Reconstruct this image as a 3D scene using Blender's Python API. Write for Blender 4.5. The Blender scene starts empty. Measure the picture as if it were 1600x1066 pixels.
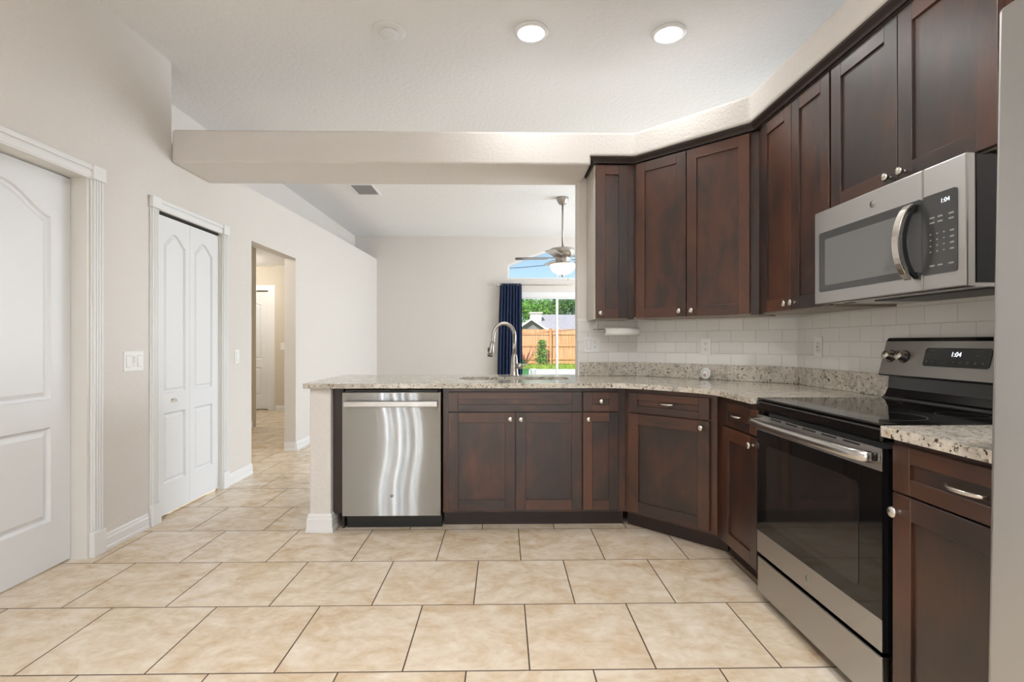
import bpy, bmesh, math, random
from mathutils import Vector, Matrix
random.seed(7)
PI = math.pi
C = bpy.context.scene.collection
SC = bpy.context.scene

# ------------------------------------------------------------------ camera, sky, sun, daylight, added fill lamps, exposure
F_PX, CX_PX, CY_PX, CAM_Z, YAW = 787.0, 799.0, 535.3, 1.165, 0.0163
cd = bpy.data.cameras.new('camera'); cam = bpy.data.objects.new('camera', cd); C.objects.link(cam)
cam.location = (0, 0, CAM_Z); cam.rotation_euler = (PI/2, 0, -YAW)
cd.sensor_fit = 'HORIZONTAL'; cd.sensor_width = 36; cd.lens = F_PX/1600*36
cd.shift_x = -(CX_PX-800)/1600; cd.shift_y = (CY_PX-533)/1600
cd.clip_start = 0.02; cd.clip_end = 400
SC.camera = cam

w = bpy.data.worlds.new('sky'); SC.world = w; w.use_nodes = True
nt = w.node_tree; nt.nodes.clear()
sky = nt.nodes.new('ShaderNodeTexSky'); sky.sky_type = 'NISHITA'
sky.sun_disc = False; sky.sun_elevation = math.radians(48); sky.sun_rotation = math.radians(200)
sky.air_density = 1.0; sky.dust_density = 0.4; sky.ozone_density = 2.0
bgn = nt.nodes.new('ShaderNodeBackground'); bgn.inputs['Strength'].default_value = 0.125
wo = nt.nodes.new('ShaderNodeOutputWorld')
nt.links.new(sky.outputs[0], bgn.inputs['Color']); nt.links.new(bgn.outputs[0], wo.inputs['Surface'])

sl = bpy.data.lights.new('sun', 'SUN'); sl.energy = 5.2; sl.angle = 0.01; sl.color = (1, .95, .87)
so = bpy.data.objects.new('sun', sl); C.objects.link(so); so.rotation_euler = (math.radians(42), 0, math.radians(-25))

def area(name, loc, rot, sx, sy, power, color=(1, 1, 1)):
    l = bpy.data.lights.new(name, 'AREA'); l.shape = 'RECTANGLE'; l.size = sx; l.size_y = sy; l.energy = power; l.color = color
    o = bpy.data.objects.new(name, l); C.objects.link(o); o.location = loc; o.rotation_euler = rot
    return o
DAY = (0.87, 0.94, 1.0)
SLOTS = ((-2.15, -2.06), (-1.91, -1.77), (-1.60, -1.53))      # three narrow windows added behind the camera for light streaks on the dishwasher
# fill at an added rear window; daylight from the right of the living room
area('rear_fill_light', (0.60, -3.17, 1.45), (-PI/2, PI, 0), 2.2, 1.5, 190, DAY)
area('daylight_side_window', (4.15, 6.6, 1.35), (0, PI/2, 0), 2.2, 3.4, 170, DAY)
area('far_right_area_light', (4.15, 0.5, 1.5), (0, PI/2, 0), 1.8, 2.6, 18, DAY)  # area lamp by the far right wall, with no window opening here

for x0, x1 in SLOTS:
    area('streak_strip_light', ((x0+x1)/2, -3.17, 1.28), (-PI/2, PI, 0), x1-x0-.02, 2.38, 34*(x1-x0)/.15, DAY)  # added strip lamps that put streaks into the dishwasher reflection

SC.view_settings.view_transform = 'Standard'; SC.view_settings.look = 'None'
SC.view_settings.exposure = 0.36; SC.view_settings.gamma = 1.0; SC.view_settings.use_curve_mapping = False

# ------------------------------------------------------------------ materials
def lin(r, g, b):
    f = lambda c: (c/255/12.92) if c/255 <= .04045 else ((c/255+.055)/1.055)**2.4
    return (f(r), f(g), f(b), 1)
class N:
    def __init__(s, name):
        s.m = bpy.data.materials.new(name); s.m.use_nodes = True; s.t = s.m.node_tree; s.t.nodes.clear()
        s.out = s.t.nodes.new('ShaderNodeOutputMaterial')
    def n(s, typ, **kw):
        x = s.t.nodes.new('ShaderNode'+typ)
        for k, v in kw.items():
            if k.startswith('_'):
                setattr(x, k[1:], v)
        for k, v in kw.items():
            if not k.startswith('_'):
                key = k.replace('__', ' ')
                i = x.inputs[int(key[1:])] if key[0] == 'i' and key[1:].isdigit() else x.inputs[key]
                if hasattr(v, 'is_output'): s.t.links.new(v, i)
                else: i.default_value = v
        return x
    def l(s, a, b): s.t.links.new(a, b)
    def ramp(s, fac, stops, interp='LINEAR'):
        r = s.t.nodes.new('ShaderNodeValToRGB'); r.color_ramp.interpolation = interp
        e = r.color_ramp.elements
        while len(e) < len(stops): e.new(0.5)
        for k, (p, c) in enumerate(stops):
            e[k].position = p; e[k].color = c if len(c) == 4 else (*c, 1)
        s.l(fac, r.inputs[0]); return r.outputs[0]
    def mix(s, fac, a, b, blend='MIX'):
        x = s.t.nodes.new('ShaderNodeMix'); x.data_type = 'RGBA'; x.blend_type = blend
        for i, v in ((0, fac), (6, a), (7, b)):
            if hasattr(v, 'is_output'): s.l(v, x.inputs[i])
            else: x.inputs[i].default_value = v
        return x.outputs[2]
    def obj(s): return s.n('TexCoord').outputs['Object']
    def mapped(s, vec, scale=(1, 1, 1), loc=(0, 0, 0)):
        x = s.n('Mapping'); x.inputs['Scale'].default_value = scale; x.inputs['Location'].default_value = loc
        s.l(vec, x.inputs['Vector']); return x.outputs[0]
    def bsdf(s, **kw):
        p = s.n('BsdfPrincipled', **kw); s.l(p.outputs[0], s.out.inputs['Surface']); s.p = p; return p
    def bump(s, h, strength, dist):
        b = s.n('Bump', Strength=strength, Distance=dist, Height=h); s.l(b.outputs[0], s.p.inputs['Normal'])

def simple(name, col, rough=.5, metal=0, spec=.5, **kw):
    x = N(name); x.bsdf(Base__Color=col, Roughness=rough, Metallic=metal, **{'Specular__IOR__Level': spec}, **kw); return x.m

def paint(name, col, strength=.30, scale=58, dist=.003, rough=.75):
    x = N(name); v = x.obj()
    x.bsdf(Base__Color=col, Roughness=rough, **{'Specular__IOR__Level': .25})
    n1 = x.n('TexNoise', Vector=v, Scale=scale, Detail=3.0, Roughness=.55)
    h = x.ramp(n1.outputs[0], [(.42, (0, 0, 0)), (.58, (1, 1, 1))])
    x.bump(h, strength, dist); return x.m

M = {}
M['wall'] = paint('wall_paint', lin(221, 216, 211))
M['ceiling'] = paint('ceiling_paint', lin(236, 236, 236), .3, 34)
M['hall'] = paint('hall_paint', lin(212, 204, 190))
M['trim'] = simple('trim_white', lin(233, 233, 233), .35)
M['jamb'] = simple('jamb_white', lin(226, 223, 217), .4)
M['door'] = simple('door_white', lin(229, 230, 232), .35)
M['plastic'] = simple('white_plastic', lin(236, 236, 234), .3)
M['slot'] = simple('dark_slot', lin(40, 38, 36), .6)
M['gap'] = simple('dark_gap', lin(22, 19, 18), .7)

def wood(name, grain):
    x = N(name); v = x.obj()
    rnd = x.n('ObjectInfo').outputs['Random']
    off = x.n('CombineXYZ', X=x.n('Math', _operation='MULTIPLY', i0=rnd, i1=37.0).outputs[0], Z=x.n('Math', _operation='MULTIPLY', i0=rnd, i1=11.0).outputs[0])
    vv = x.n('VectorMath', _operation='ADD', i0=v, i1=off.outputs[0]).outputs[0]
    sc = (1, 1, .12) if grain == 'v' else (.12, 1, 1)
    big = x.n('TexNoise', Vector=x.mapped(vv, (1, 1, .45) if grain == 'v' else (.45, 1, 1)), Scale=5.5, Detail=3.0, Roughness=.6, Distortion=.3)
    fine = x.n('TexNoise', Vector=x.mapped(vv, sc), Scale=95, Detail=4.0, Roughness=.65)
    tone = x.n('Attribute', _attribute_name='tone').outputs['Fac']
    t1 = x.n('Math', _operation='MULTIPLY', i0=big.outputs[0], i1=.80).outputs[0]
    t2 = x.n('Math', _operation='MULTIPLY_ADD', i0=fine.outputs[0], i1=.22, i2=t1).outputs[0]
    t3 = x.n('Math', _operation='MULTIPLY_ADD', i0=tone, i1=.32, i2=t2).outputs[0]
    col = x.ramp(t3, [(.42, lin(34, 24, 21)), (.56, lin(49, 31, 25)), (.68, lin(72, 41, 27)), (.92, lin(94, 54, 34))])
    x.bsdf(Base__Color=col, Roughness=.38, **{'Specular__IOR__Level': .5, 'Coat__Weight': .55, 'Coat__Roughness': .30})
    x.bump(fine.outputs[0], .06, .001); return x.m
M['wood_v'] = wood('dark_cherry_upright', 'v'); M['wood_h'] = wood('dark_cherry_level', 'h')
M['wood_dark'] = simple('dark_stained_board', lin(46, 33, 30), .42)
M['melamine'] = simple('pale_cabinet_lining', lin(196, 189, 180), .5)
M['under'] = simple('cabinet_underside', lin(150, 140, 128), .5)

def granite():
    x = N('granite'); v = x.obj()
    n1 = x.n('TexNoise', Vector=v, Scale=14, Detail=5.0, Roughness=.7, Distortion=.6)
    base = x.ramp(n1.outputs[0], [(.30, lin(156, 151, 142)), (.45, lin(190, 182, 169)), (.58, lin(209, 202, 190)), (.72, lin(190, 168, 138))])
    n2 = x.n('TexNoise', Vector=v, Scale=70, Detail=3.0, Roughness=.6, Distortion=.5)
    c2 = x.mix(x.ramp(n2.outputs[0], [(.57, (0, 0, 0)), (.63, (1, 1, 1))]), base, lin(122, 112, 102))
    n3 = x.n('TexNoise', Vector=x.mapped(v, (1, 1, 1), (3, 5, 1)), Scale=52, Detail=2.0, Roughness=.5, Distortion=.9)
    c3 = x.mix(x.ramp(n3.outputs[0], [(.645, (0, 0, 0)), (.68, (1, 1, 1))]), c2, lin(62, 52, 46))
    n4 = x.n('TexNoise', Vector=x.mapped(v, (1, 1, 1), (9, 2, 4)), Scale=120, Detail=2.0)
    c4 = x.mix(x.ramp(n4.outputs[0], [(.66, (0, 0, 0)), (.70, (1, 1, 1))]), c3, lin(232, 227, 217))
    x.bsdf(Base__Color=c4, Roughness=.13, **{'Specular__IOR__Level': .5}); return x.m
M['granite'] = granite()

TILE = 0.4517
def floor_tile():
    x = N('floor_tile'); v = x.obj()
    p = x.mapped(v, (1, 1, 1), (0.1312 + 40*TILE, -1.788 + 20*TILE, 0))
    br = x.n('TexBrick', Vector=p, _offset=.5, _offset_frequency=2, _squash=1.0, Color1=(0, 0, 0, 1), Color2=(1, 1, 1, 1), Mortar=(.5, .5, .5, 1), Scale=1.0)
    br.inputs['Mortar Size'].default_value = .0028; br.inputs['Mortar Smooth'].default_value = .1
    br.inputs['Brick Width'].default_value = TILE; br.inputs['Row Height'].default_value = TILE
    perT = x.n('Math', _operation='MULTIPLY', i0=br.outputs['Color'], i1=17.0).outputs[0]
    n1 = x.n('TexNoise', _noise_dimensions='4D', Vector=x.mapped(v, (1, 1.5, 1)), W=perT, Scale=3.6, Detail=6.0, Roughness=.62, Distortion=1.3)
    n2 = x.n('TexNoise', _noise_dimensions='4D', Vector=x.mapped(v, (1, 1.3, 1)), W=perT, Scale=16, Detail=4.0, Roughness=.6, Distortion=.8)
    f = x.n('Math', _operation='MULTIPLY_ADD', i0=n2.outputs[0], i1=.35, i2=x.n('Math', _operation='MULTIPLY', i0=n1.outputs[0], i1=.65).outputs[0]).outputs[0]
    col = x.ramp(f, [(.32, lin(190, 160, 128)), (.43, lin(207, 186, 159)), (.53, lin(219, 204, 183)), (.66, lin(231, 221, 206))])
    tint = x.mix(x.n('Math', _operation='MULTIPLY', i0=br.outputs['Color'], i1=.10).outputs[0], col, lin(205, 175, 135))
    c = x.mix(br.outputs['Fac'], tint, lin(72, 56, 44))
    rough = x.n('MapRange', Value=br.outputs['Fac'], i3=.25, i4=.8).outputs[0]
    x.bsdf(Base__Color=c, Roughness=rough, **{'Specular__IOR__Level': .45})
    inv = x.n('Math', _operation='SUBTRACT', i0=1.0, i1=br.outputs['Fac']).outputs[0]
    hh = x.n('Math', _operation='MULTIPLY_ADD', i0=n2.outputs[0], i1=.12, i2=inv).outputs[0]
    x.bump(hh, .35, .003); return x.m
M['floor'] = floor_tile()

def subway():
    x = N('subway_tile'); v = x.obj()
    s = x.n('SeparateXYZ', Vector=v)
    p = x.n('CombineXYZ', X=s.outputs[0], Y=s.outputs[2]).outputs[0]
    br = x.n('TexBrick', Vector=x.mapped(p, (1, 1, 1), (5*.1545, 10*.0765-1.015, 0)), _offset=.5, Color1=(0, 0, 0, 1), Color2=(1, 1, 1, 1), Mortar=(.5, .5, .5, 1), Scale=1.0)
    br.inputs['Mortar Size'].default_value = .0016; br.inputs['Mortar Smooth'].default_value = .2
    br.inputs['Brick Width'].default_value = .1545; br.inputs['Row Height'].default_value = .0765
    tile = x.mix(br.outputs['Color'], lin(230, 228, 224), lin(237, 235, 232))
    c = x.mix(br.outputs['Fac'], tile, lin(204, 201, 196))
    x.bsdf(Base__Color=c, Roughness=.16, **{'Specular__IOR__Level': .5})
    inv = x.n('Math', _operation='SUBTRACT', i0=1.0, i1=br.outputs['Fac']).outputs[0]
    x.bump(inv, .5, .0025); return x.m
M['subway'] = subway()

def steel(name, col, rough=.30, aniso=.0, axis=(1, 0, 0), grain=True):
    x = N(name); v = x.obj()
    x.bsdf(Base__Color=col, Metallic=1.0, Roughness=rough)
    if grain:
        sc = tuple(1.5 if a else 1500 for a in axis)
        n1 = x.n('TexNoise', Vector=x.mapped(v, sc), Scale=1.0, Detail=1.0)
        r = x.n('MapRange', Value=n1.outputs[0], i1=.3, i2=.7, i3=rough*.97, i4=rough*1.03).outputs[0]
        x.l(r, x.p.inputs['Roughness'])
    if aniso:
        x.p.inputs['Anisotropic'].default_value = aniso
        t = x.n('VectorTransform', _vector_type='VECTOR', _convert_from='OBJECT', _convert_to='WORLD', Vector=(0, 0, 1))
        x.l(t.outputs[0], x.p.inputs['Tangent'])
    return x.m
M['steel'] = steel('brushed_steel', lin(198, 197, 196), .36, .85)
def brushed_door():
    x = N('grey_brushed_steel')
    z = x.n('SeparateXYZ', Vector=x.obj()).outputs[2]
    wv = x.n('TexNoise', _noise_dimensions='1D', W=z, Scale=1.7, Detail=0.0).outputs[0]
    tx_ = x.n('Math', _operation='MULTIPLY_ADD', i0=wv, i1=.036, i2=-.018).outputs[0]
    nn = x.n('VectorMath', _operation='ADD', i0=x.n('NewGeometry').outputs['Normal'], i1=x.n('CombineXYZ', X=tx_).outputs[0]).outputs[0]
    nn = x.n('VectorMath', _operation='NORMALIZE', i0=nn).outputs[0]
    g = x.n('BsdfAnisotropic', Color=lin(170, 171, 172), Roughness=.17, Anisotropy=.93, Normal=nn)
    t = x.n('VectorTransform', _vector_type='VECTOR', _convert_from='OBJECT', _convert_to='WORLD', Vector=(1, 0, 0))
    x.l(t.outputs[0], g.inputs['Tangent']); x.l(g.outputs[0], x.out.inputs['Surface']); return x.m
M['steel_door'] = brushed_door()
M['steel_plain'] = steel('satin_steel', lin(200, 198, 195), .24, grain=False)
M['steel_dark'] = steel('dark_brushed_steel', lin(168, 166, 163), .36, .8)
M['nickel'] = steel('brushed_nickel', lin(214, 209, 201), .25, grain=False)
M['nickel_dark'] = steel('satin_grey_nickel', lin(176, 171, 165), .30, grain=False)
M['chrome'] = steel('polished_chrome', lin(225, 225, 226), .08, grain=False)
M['black_gloss'] = simple('black_glass', lin(14, 14, 15), .05, spec=.6)
M['black_enamel'] = simple('black_enamel', lin(22, 22, 25), .15)
M['black_plastic'] = simple('black_plastic', lin(26, 26, 27), .4)
M['grey_glass'] = simple('smoked_glass', lin(66, 66, 66), .12)
M['mesh_glass'] = simple('screened_glass', lin(112, 112, 111), .16)
M['oven_glass'] = simple('oven_window_glass', lin(36, 33, 31), .06, spec=.7)
M['print_grey'] = simple('grey_print', lin(150, 150, 150), .5)
M['print_dim'] = simple('dim_print', lin(92, 92, 92), .5)
M['paper'] = simple('white_paper', lin(238, 236, 232), .85)
M['pink'] = simple('dusky_pink_plastic', lin(176, 128, 142), .5)
M['curtain'] = N('navy_velvet').m
def velvet():
    x = N('navy_velvet_cloth'); x.bsdf(Base__Color=lin(20, 37, 68), Roughness=.75, **{'Sheen__Weight': .6, 'Sheen__Roughness': .4}); x.p.inputs['Sheen Tint'].default_value = lin(70, 100, 170); return x.m
M['curtain'] = velvet()
def emit(name, col, s):
    x = N(name); e = x.n('Emission', Color=col, Strength=s); x.l(e.outputs[0], x.out.inputs['Surface']); return x.m
M['lens'] = emit('lit_lens', (1, .99, .975, 1), 22.0)
M['clock'] = emit('lit_digits', (.85, .92, 1, 1), 1.6)
def bowl():
    x = N('lit_frosted_bowl'); x.bsdf(Base__Color=lin(240, 234, 222), Roughness=.35)
    x.p.inputs['Emission Color'].default_value = (1, .90, .74, 1); x.p.inputs['Emission Strength'].default_value = .75; return x.m
M['bowl'] = bowl()
def pane():
    x = N('window_glass'); fr = x.n('Fresnel', IOR=1.45)
    t = x.n('BsdfTransparent', Color=(.95, .97, .97, 1)); g = x.n('BsdfGlossy', Roughness=0.0)
    half = x.n('Math', _operation='MULTIPLY', i0=fr.outputs[0], i1=.9).outputs[0]
    mx = x.n('MixShader', i0=half, i1=t.outputs[0], i2=g.outputs[0]); x.l(mx.outputs[0], x.out.inputs['Surface']); return x.m
M['glass'] = pane()
def noisy(name, stops, scale, rough=.8, detail=4.0, vscale=(1, 1, 1)):
    x = N(name); n1 = x.n('TexNoise', Vector=x.mapped(x.obj(), vscale), Scale=scale, Detail=detail, Roughness=.65)
    x.bsdf(Base__Color=x.ramp(n1.outputs[0], stops), Roughness=rough, **{'Specular__IOR__Level': .2}); return x.m
M['lawn'] = noisy('lawn_grass', [(.30, lin(120, 112, 60)), (.45, lin(110, 138, 48)), (.6, lin(150, 172, 66)), (.75, lin(178, 160, 104))], 1.3)
M['grass'] = noisy('grass_blades', [(.3, lin(105, 135, 48)), (.6, lin(160, 182, 70)), (.8, lin(190, 178, 100))], 3)
M['patio'] = noisy('patio_concrete', [(.3, lin(205, 202, 197)), (.7, lin(222, 219, 214))], 4)
M['fence'] = noisy('cedar_fence', [(.3, lin(198, 134, 92)), (.55, lin(222, 164, 120)), (.75, lin(232, 184, 142))], 3.2, vscale=(4, 1, .3))
M['shingle'] = noisy('roof_shingle', [(.3, lin(150, 146, 152)), (.7, lin(180, 176, 182))], 7, vscale=(1, 1, 3))
M['stucco'] = noisy('stucco', [(.3, lin(226, 216, 200)), (.7, lin(238, 230, 216))], 8)
M['gable'] = noisy('gable_shingle', [(.3, lin(128, 124, 126)), (.7, lin(152, 148, 150))], 9, vscale=(1, 1, 4))
M['leaf_a'] = noisy('leaf_bright', [(.3, lin(72, 120, 44)), (.55, lin(110, 160, 62)), (.8, lin(165, 200, 92))], .9)
M['leaf_b'] = noisy('leaf_mid', [(.3, lin(52, 92, 46)), (.6, lin(86, 128, 64)), (.8, lin(130, 165, 88))], .9)
M['bark'] = noisy('bark', [(.3, lin(82, 66, 52)), (.7, lin(112, 94, 76))], 5)
M['twig'] = simple('reddish_twig', lin(150, 92, 84), .8)
M['green_pot'] = simple('green_plastic', lin(62, 122, 70), .5)

# ------------------------------------------------------------------ mesh helpers
class B:
    def __init__(s): s.bm = bmesh.new(); s.tone = s.bm.faces.layers.float.new('tone'); s.X = Matrix.Identity(4)
    def _f(s, vs, mat=0, tone=.5, smooth=False):
        try: f = s.bm.faces.new(vs)
        except ValueError: return None
        f.material_index = mat; f[s.tone] = tone; f.smooth = smooth; return f
    def v(s, p): return s.bm.verts.new(s.X @ Vector(p))
    def box(s, x0, x1, y0, y1, z0, z1, mat=0, tone=.5):
        V = [s.v((x, y, z)) for z in (z0, z1) for y in (y0, y1) for x in (x0, x1)]
        for q in ((0, 2, 3, 1), (4, 5, 7, 6), (0, 1, 5, 4), (2, 6, 7, 3), (0, 4, 6, 2), (1, 3, 7, 5)): s._f([V[i] for i in q], mat, tone)
    def hexa(s, P, mat=0):   # eight points ordered like box
        V = [s.v(p) for p in P]
        for q in ((0, 2, 3, 1), (4, 5, 7, 6), (0, 1, 5, 4), (2, 6, 7, 3), (0, 4, 6, 2), (1, 3, 7, 5)): s._f([V[i] for i in q], mat)
    def loft(s, loops, mat=0, cap0=False, cap1=True, smooth=False, closed=True):
        R = [[s.v(p) for p in lp] for lp in loops]
        n = len(R[0])
        for a, b in zip(R, R[1:]):
            for i in range(n if closed else n-1):
                j = (i+1) % n; s._f([a[i], a[j], b[j], b[i]], mat, .5, smooth)
        if cap0: s._f(R[0][::-1], mat)
        if cap1: s._f(R[-1], mat)
        return R
    def tube(s, pts, r, n=12, mat=0, caps=True, r2=None):
        pts = [Vector(p) for p in pts]; loops = []
        up = None
        for i, p in enumerate(pts):
            t = (pts[min(i+1, len(pts)-1)] - pts[max(i-1, 0)]).normalized()
            if up is None:
                up = Vector((0, 0, 1)) if abs(t.z) < .9 else Vector((1, 0, 0))
            a = t.cross(up).normalized(); b = a.cross(t).normalized(); up = b
            rr = r[i] if isinstance(r, (list, tuple)) else r
            rb = rr if r2 is None else r2
            loops.append([p + a*math.cos(2*PI*k/n)*rr + b*math.sin(2*PI*k/n)*rb for k in range(n)])
        s.loft(loops, mat, caps, caps, True)
    def lathe(s, prof, c=(0, 0, 0), axis='z', n=28, mat=0, sx=1.0, sy=1.0):
        def P(r, h, k):
            x, y = r*math.cos(2*PI*k/n)*sx, r*math.sin(2*PI*k/n)*sy
            q = {'z': (x, y, h), 'y': (x, h, y), 'x': (h, x, y)}[axis]
            return (q[0]+c[0], q[1]+c[1], q[2]+c[2])
        loops = [[P(r, h, k) for k in range(n)] for r, h in prof if True]
        cl = prof[0] != prof[-1]; s.loft(loops, mat, cl and prof[0][0] > 1e-6, cl and prof[-1][0] > 1e-6, True)
    def flat(s, outer, holes, z0, z1, mat=0, plane='xy'):
        """A slab with holes: outline and holes in a plane, between z0 and z1 across it."""
        P = (lambda p, h: (p[0], p[1], h)) if plane == 'xy' else (lambda p, h: (p[0], h, p[1])) if plane == 'xz' else (lambda p, h: (h, p[0], p[1]))
        before = set(s.bm.faces)
        edges = []; rings = []
        for lp in [outer]+holes:
            vs = [s.v(P(p, z0)) for p in lp]; rings.append(vs)
            for i in range(len(vs)): edges.append(s.bm.edges.new((vs[i], vs[(i+1) % len(vs)])))
        r = bmesh.ops.triangle_fill(s.bm, edges=edges, use_beauty=True)
        fs = [g for g in r['geom'] if isinstance(g, bmesh.types.BMFace)]
        top = {}
        for vs in rings:
            for a in vs: top[a] = None
        for ri, lp in enumerate([outer]+holes):
            for a, p in zip(rings[ri], lp): top[a] = s.v(P(p, z1))
        for f in fs:
            f.material_index = mat; f[s.tone] = .5
            s._f([top[a] for a in reversed(f.verts[:])], mat)
        for vs in rings:
            for i in range(len(vs)):
                a, b = vs[i], vs[(i+1) % len(vs)]; s._f([a, b, top[b], top[a]], mat)
    def sphere(s, c, r, mat=0, n=16, sz=1.0):
        prof = [(r*math.sin(PI*k/8)+1e-7*(k in (0, 8)), -r*math.cos(PI*k/8)*sz) for k in range(9)]
        s.lathe(prof, c, 'z', n, mat)
    def build(s, name, mats, parent=None, loc=(0, 0, 0), rotz=0, bevel=0, seg=2):
        bmesh.ops.recalc_face_normals(s.bm, faces=s.bm.faces[:])
        me = bpy.data.meshes.new(name); s.bm.to_mesh(me); s.bm.free()
        for m in (mats if isinstance(mats, (list, tuple)) else [mats]): me.materials.append(M[m] if isinstance(m, str) else m)
        o = bpy.data.objects.new(name, me); C.objects.link(o)
        o.location = loc; o.rotation_euler = (0, 0, rotz)
        if parent: o.parent = parent
        if bevel:
            b = o.modifiers.new('bevel', 'BEVEL'); b.width = bevel; b.segments = seg; b.limit_method = 'ANGLE'; b.angle_limit = math.radians(40)
        return o
def tag(o, label=None, cat=None, group=None, kind=None):
    if label: o['label'] = label
    if cat: o['category'] = cat
    if group: o['group'] = group
    if kind: o['kind'] = kind
    return o
def thing(name, label, cat, loc=(0, 0, 0), rotz=0, group=None):
    o = bpy.data.objects.new(name, None); C.objects.link(o); o.empty_display_size = .1
    o.location = loc; o.rotation_euler = (0, 0, rotz); return tag(o, label, cat, group)
def struct(o): o['kind'] = 'structure'; return o
def rrect(x0, x1, z0, z1, r, n=6):
    P = []
    for cx, cz, a0 in ((x1-r, z0+r, -90), (x1-r, z1-r, 0), (x0+r, z1-r, 90), (x0+r, z0+r, 180)):
        for k in range(n+1):
            a = math.radians(a0+90*k/n); P.append((cx+r*math.cos(a), cz+r*math.sin(a)))
    return P
def inset(P, d):
    n = len(P); A = sum(P[i][0]*P[(i+1) % n][1]-P[(i+1) % n][0]*P[i][1] for i in range(n)); sg = 1 if A > 0 else -1
    Q = []
    for i in range(n):
        p0, p1, p2 = Vector(P[i-1]), Vector(P[i]), Vector(P[(i+1) % n])
        e1, e2 = (p1-p0).normalized(), (p2-p1).normalized()
        n1, n2 = Vector((-e1.y, e1.x))*sg, Vector((-e2.y, e2.x))*sg
        m = (n1+n2); k = max(m.length_squared/2, .25)
        q = p1 + m*(d/k) if True else p1
        Q.append((q.x, q.y))
    return Q
def round_corners(P, radii, n=6):
    Q = []; m = len(P)
    for i in range(m):
        r = radii.get(i, 0)
        if not r: Q.append(P[i]); continue
        p0, p1, p2 = Vector(P[i-1]), Vector(P[i]), Vector(P[(i+1) % m])
        a, b = p1+(p0-p1).normalized()*r, p1+(p2-p1).normalized()*r
        for k in range(n+1):
            t = k/n; q = a*(1-t)**2 + p1*2*t*(1-t) + b*t*t; Q.append((q.x, q.y))
    return Q
def text(name, s, size, mat, parent, loc, rot, ext=.0006):
    cu = bpy.data.curves.new(name, 'FONT'); cu.body = s; cu.size = size; cu.extrude = ext; cu.align_x = 'CENTER'; cu.align_y = 'CENTER'
    t = bpy.data.objects.new(name, cu); C.objects.link(t)
    dg = bpy.context.evaluated_depsgraph_get(); me = bpy.data.meshes.new_from_object(t.evaluated_get(dg))
    bpy.data.objects.remove(t)
    o = bpy.data.objects.new(name, me); C.objects.link(o); o.parent = parent; o.location = loc; o.rotation_euler = rot
    me.materials.clear(); me.materials.append(M[mat]); return o

# ------------------------------------------------------------------ the shell
WX = -2.235; CEIL = 3.05; BACK = 8.95; REAR = -3.2
b = B(); b.box(-5.3, 4.4, REAR-.1, BACK+.12, -.08, 0); struct(b.build('floor', 'floor'))
b = B(); b.box(-2.9, 4.4, REAR-.1, BACK+.12, CEIL, CEIL+.1); struct(b.build('ceiling', 'ceiling'))

def top_z(y): return CEIL if y < 3.43 else 2.505+(y-3.43)*.0246
b = B()
def strip(y0, y1, zb):
    z0, z1 = (CEIL, CEIL) if y1 <= 3.431 else (top_z(y0+1e-4), top_z(y1))
    b.hexa([(WX-.12, y0, zb), (WX, y0, zb), (WX-.12, y1, zb), (WX, y1, zb), (WX-.12, y0, z0), (WX, y0, z0), (WX-.12, y1, z1), (WX, y1, z1)])
for y0, y1, zb in ((REAR, 1.95, 0), (1.95, 2.76, 2.09), (2.76, 3.29, 0), (3.29, 3.43, 2.04), (3.43, 4.03, 2.04), (4.03, 4.51, 0), (4.51, 5.464, 2.07), (5.464, BACK, 0)):
    strip(y0, y1, zb)
struct(b.build('wall_left', 'wall'))
b = B(); b.box(-2.74, -2.62, 3.3, BACK, 2.45, CEIL); b.box(-2.62, WX-.12, 3.3, 3.42, 2.50, CEIL); struct(b.build('wall_ledge', 'wall'))
# beam and soffit
b = B(); b.box(WX, .60, 3.43, 3.89, 2.378, 2.604); struct(b.build('beam', 'wall', bevel=.018, seg=3))
b = B(); b.flat([(.50, 3.4302), (.90, 3.4302), (1.4302, 2.90), (1.4302, REAR), (2.7, REAR), (2.7, 3.88), (.50, 3.88)], [], 2.44, 2.6038); struct(b.build('wall_soffit', 'wall', bevel=.018, seg=3))
# kitchen wall: back, clipped corner, right
b = B(); b.flat([(.56, 3.80), (1.018, 3.80), (1.79, 3.028), (1.79, REAR), (1.91, REAR), (1.91, 3.078), (1.068, 3.92), (.56, 3.92)], [], 0, 2.44); struct(b.build('wall_right', 'wall', bevel=.012))
# wall behind the camera with window openings added for fill light
b = B(); b.flat([(WX-.12, 0), (1.91, 0), (1.91, CEIL), (WX-.12, CEIL)], [[(-.60, .65), (1.76, .65), (1.76, 2.25), (-.60, 2.25)]]+[[(x0, .06), (x1, .06), (x1, 2.5), (x0, 2.5)] for x0, x1 in SLOTS], REAR-.12, REAR, plane='xz'); struct(b.build('wall_rear', 'wall'))
for i, (x0, x1) in enumerate(SLOTS):  # added unseen frames and panes around the strip lamps
    b = B(); b.flat([(x0, .06), (x1, .06), (x1, 2.5), (x0, 2.5)], [[(x0+.012, .09), (x1-.012, .09), (x1-.012, 2.47), (x0+.012, 2.47)]], REAR-.10, REAR-.04, plane='xz')
    o = struct(b.build('window_%d' % (4+i), 'trim')); g = B(); g.box(x0+.01, x1-.01, REAR-.075, REAR-.07, .08, 2.48); g.build('pane', 'glass', o)
b = B()  # added unseen window framing the rear fill lamp
b.flat([(-.60, .65), (1.76, .65), (1.76, 2.25), (-.60, 2.25)], [[(-.54, .71), (.55, .71), (.55, 2.19), (-.54, 2.19)], [(.61, .71), (1.70, .71), (1.70, 2.19), (.61, 2.19)]], REAR-.10, REAR-.04, plane='xz')
o = struct(b.build('window_2', 'trim')); g = B(); g.box(-.55, 1.71, REAR-.075, REAR-.07, .7, 2.2); g.build('pane', 'glass', o)
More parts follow.
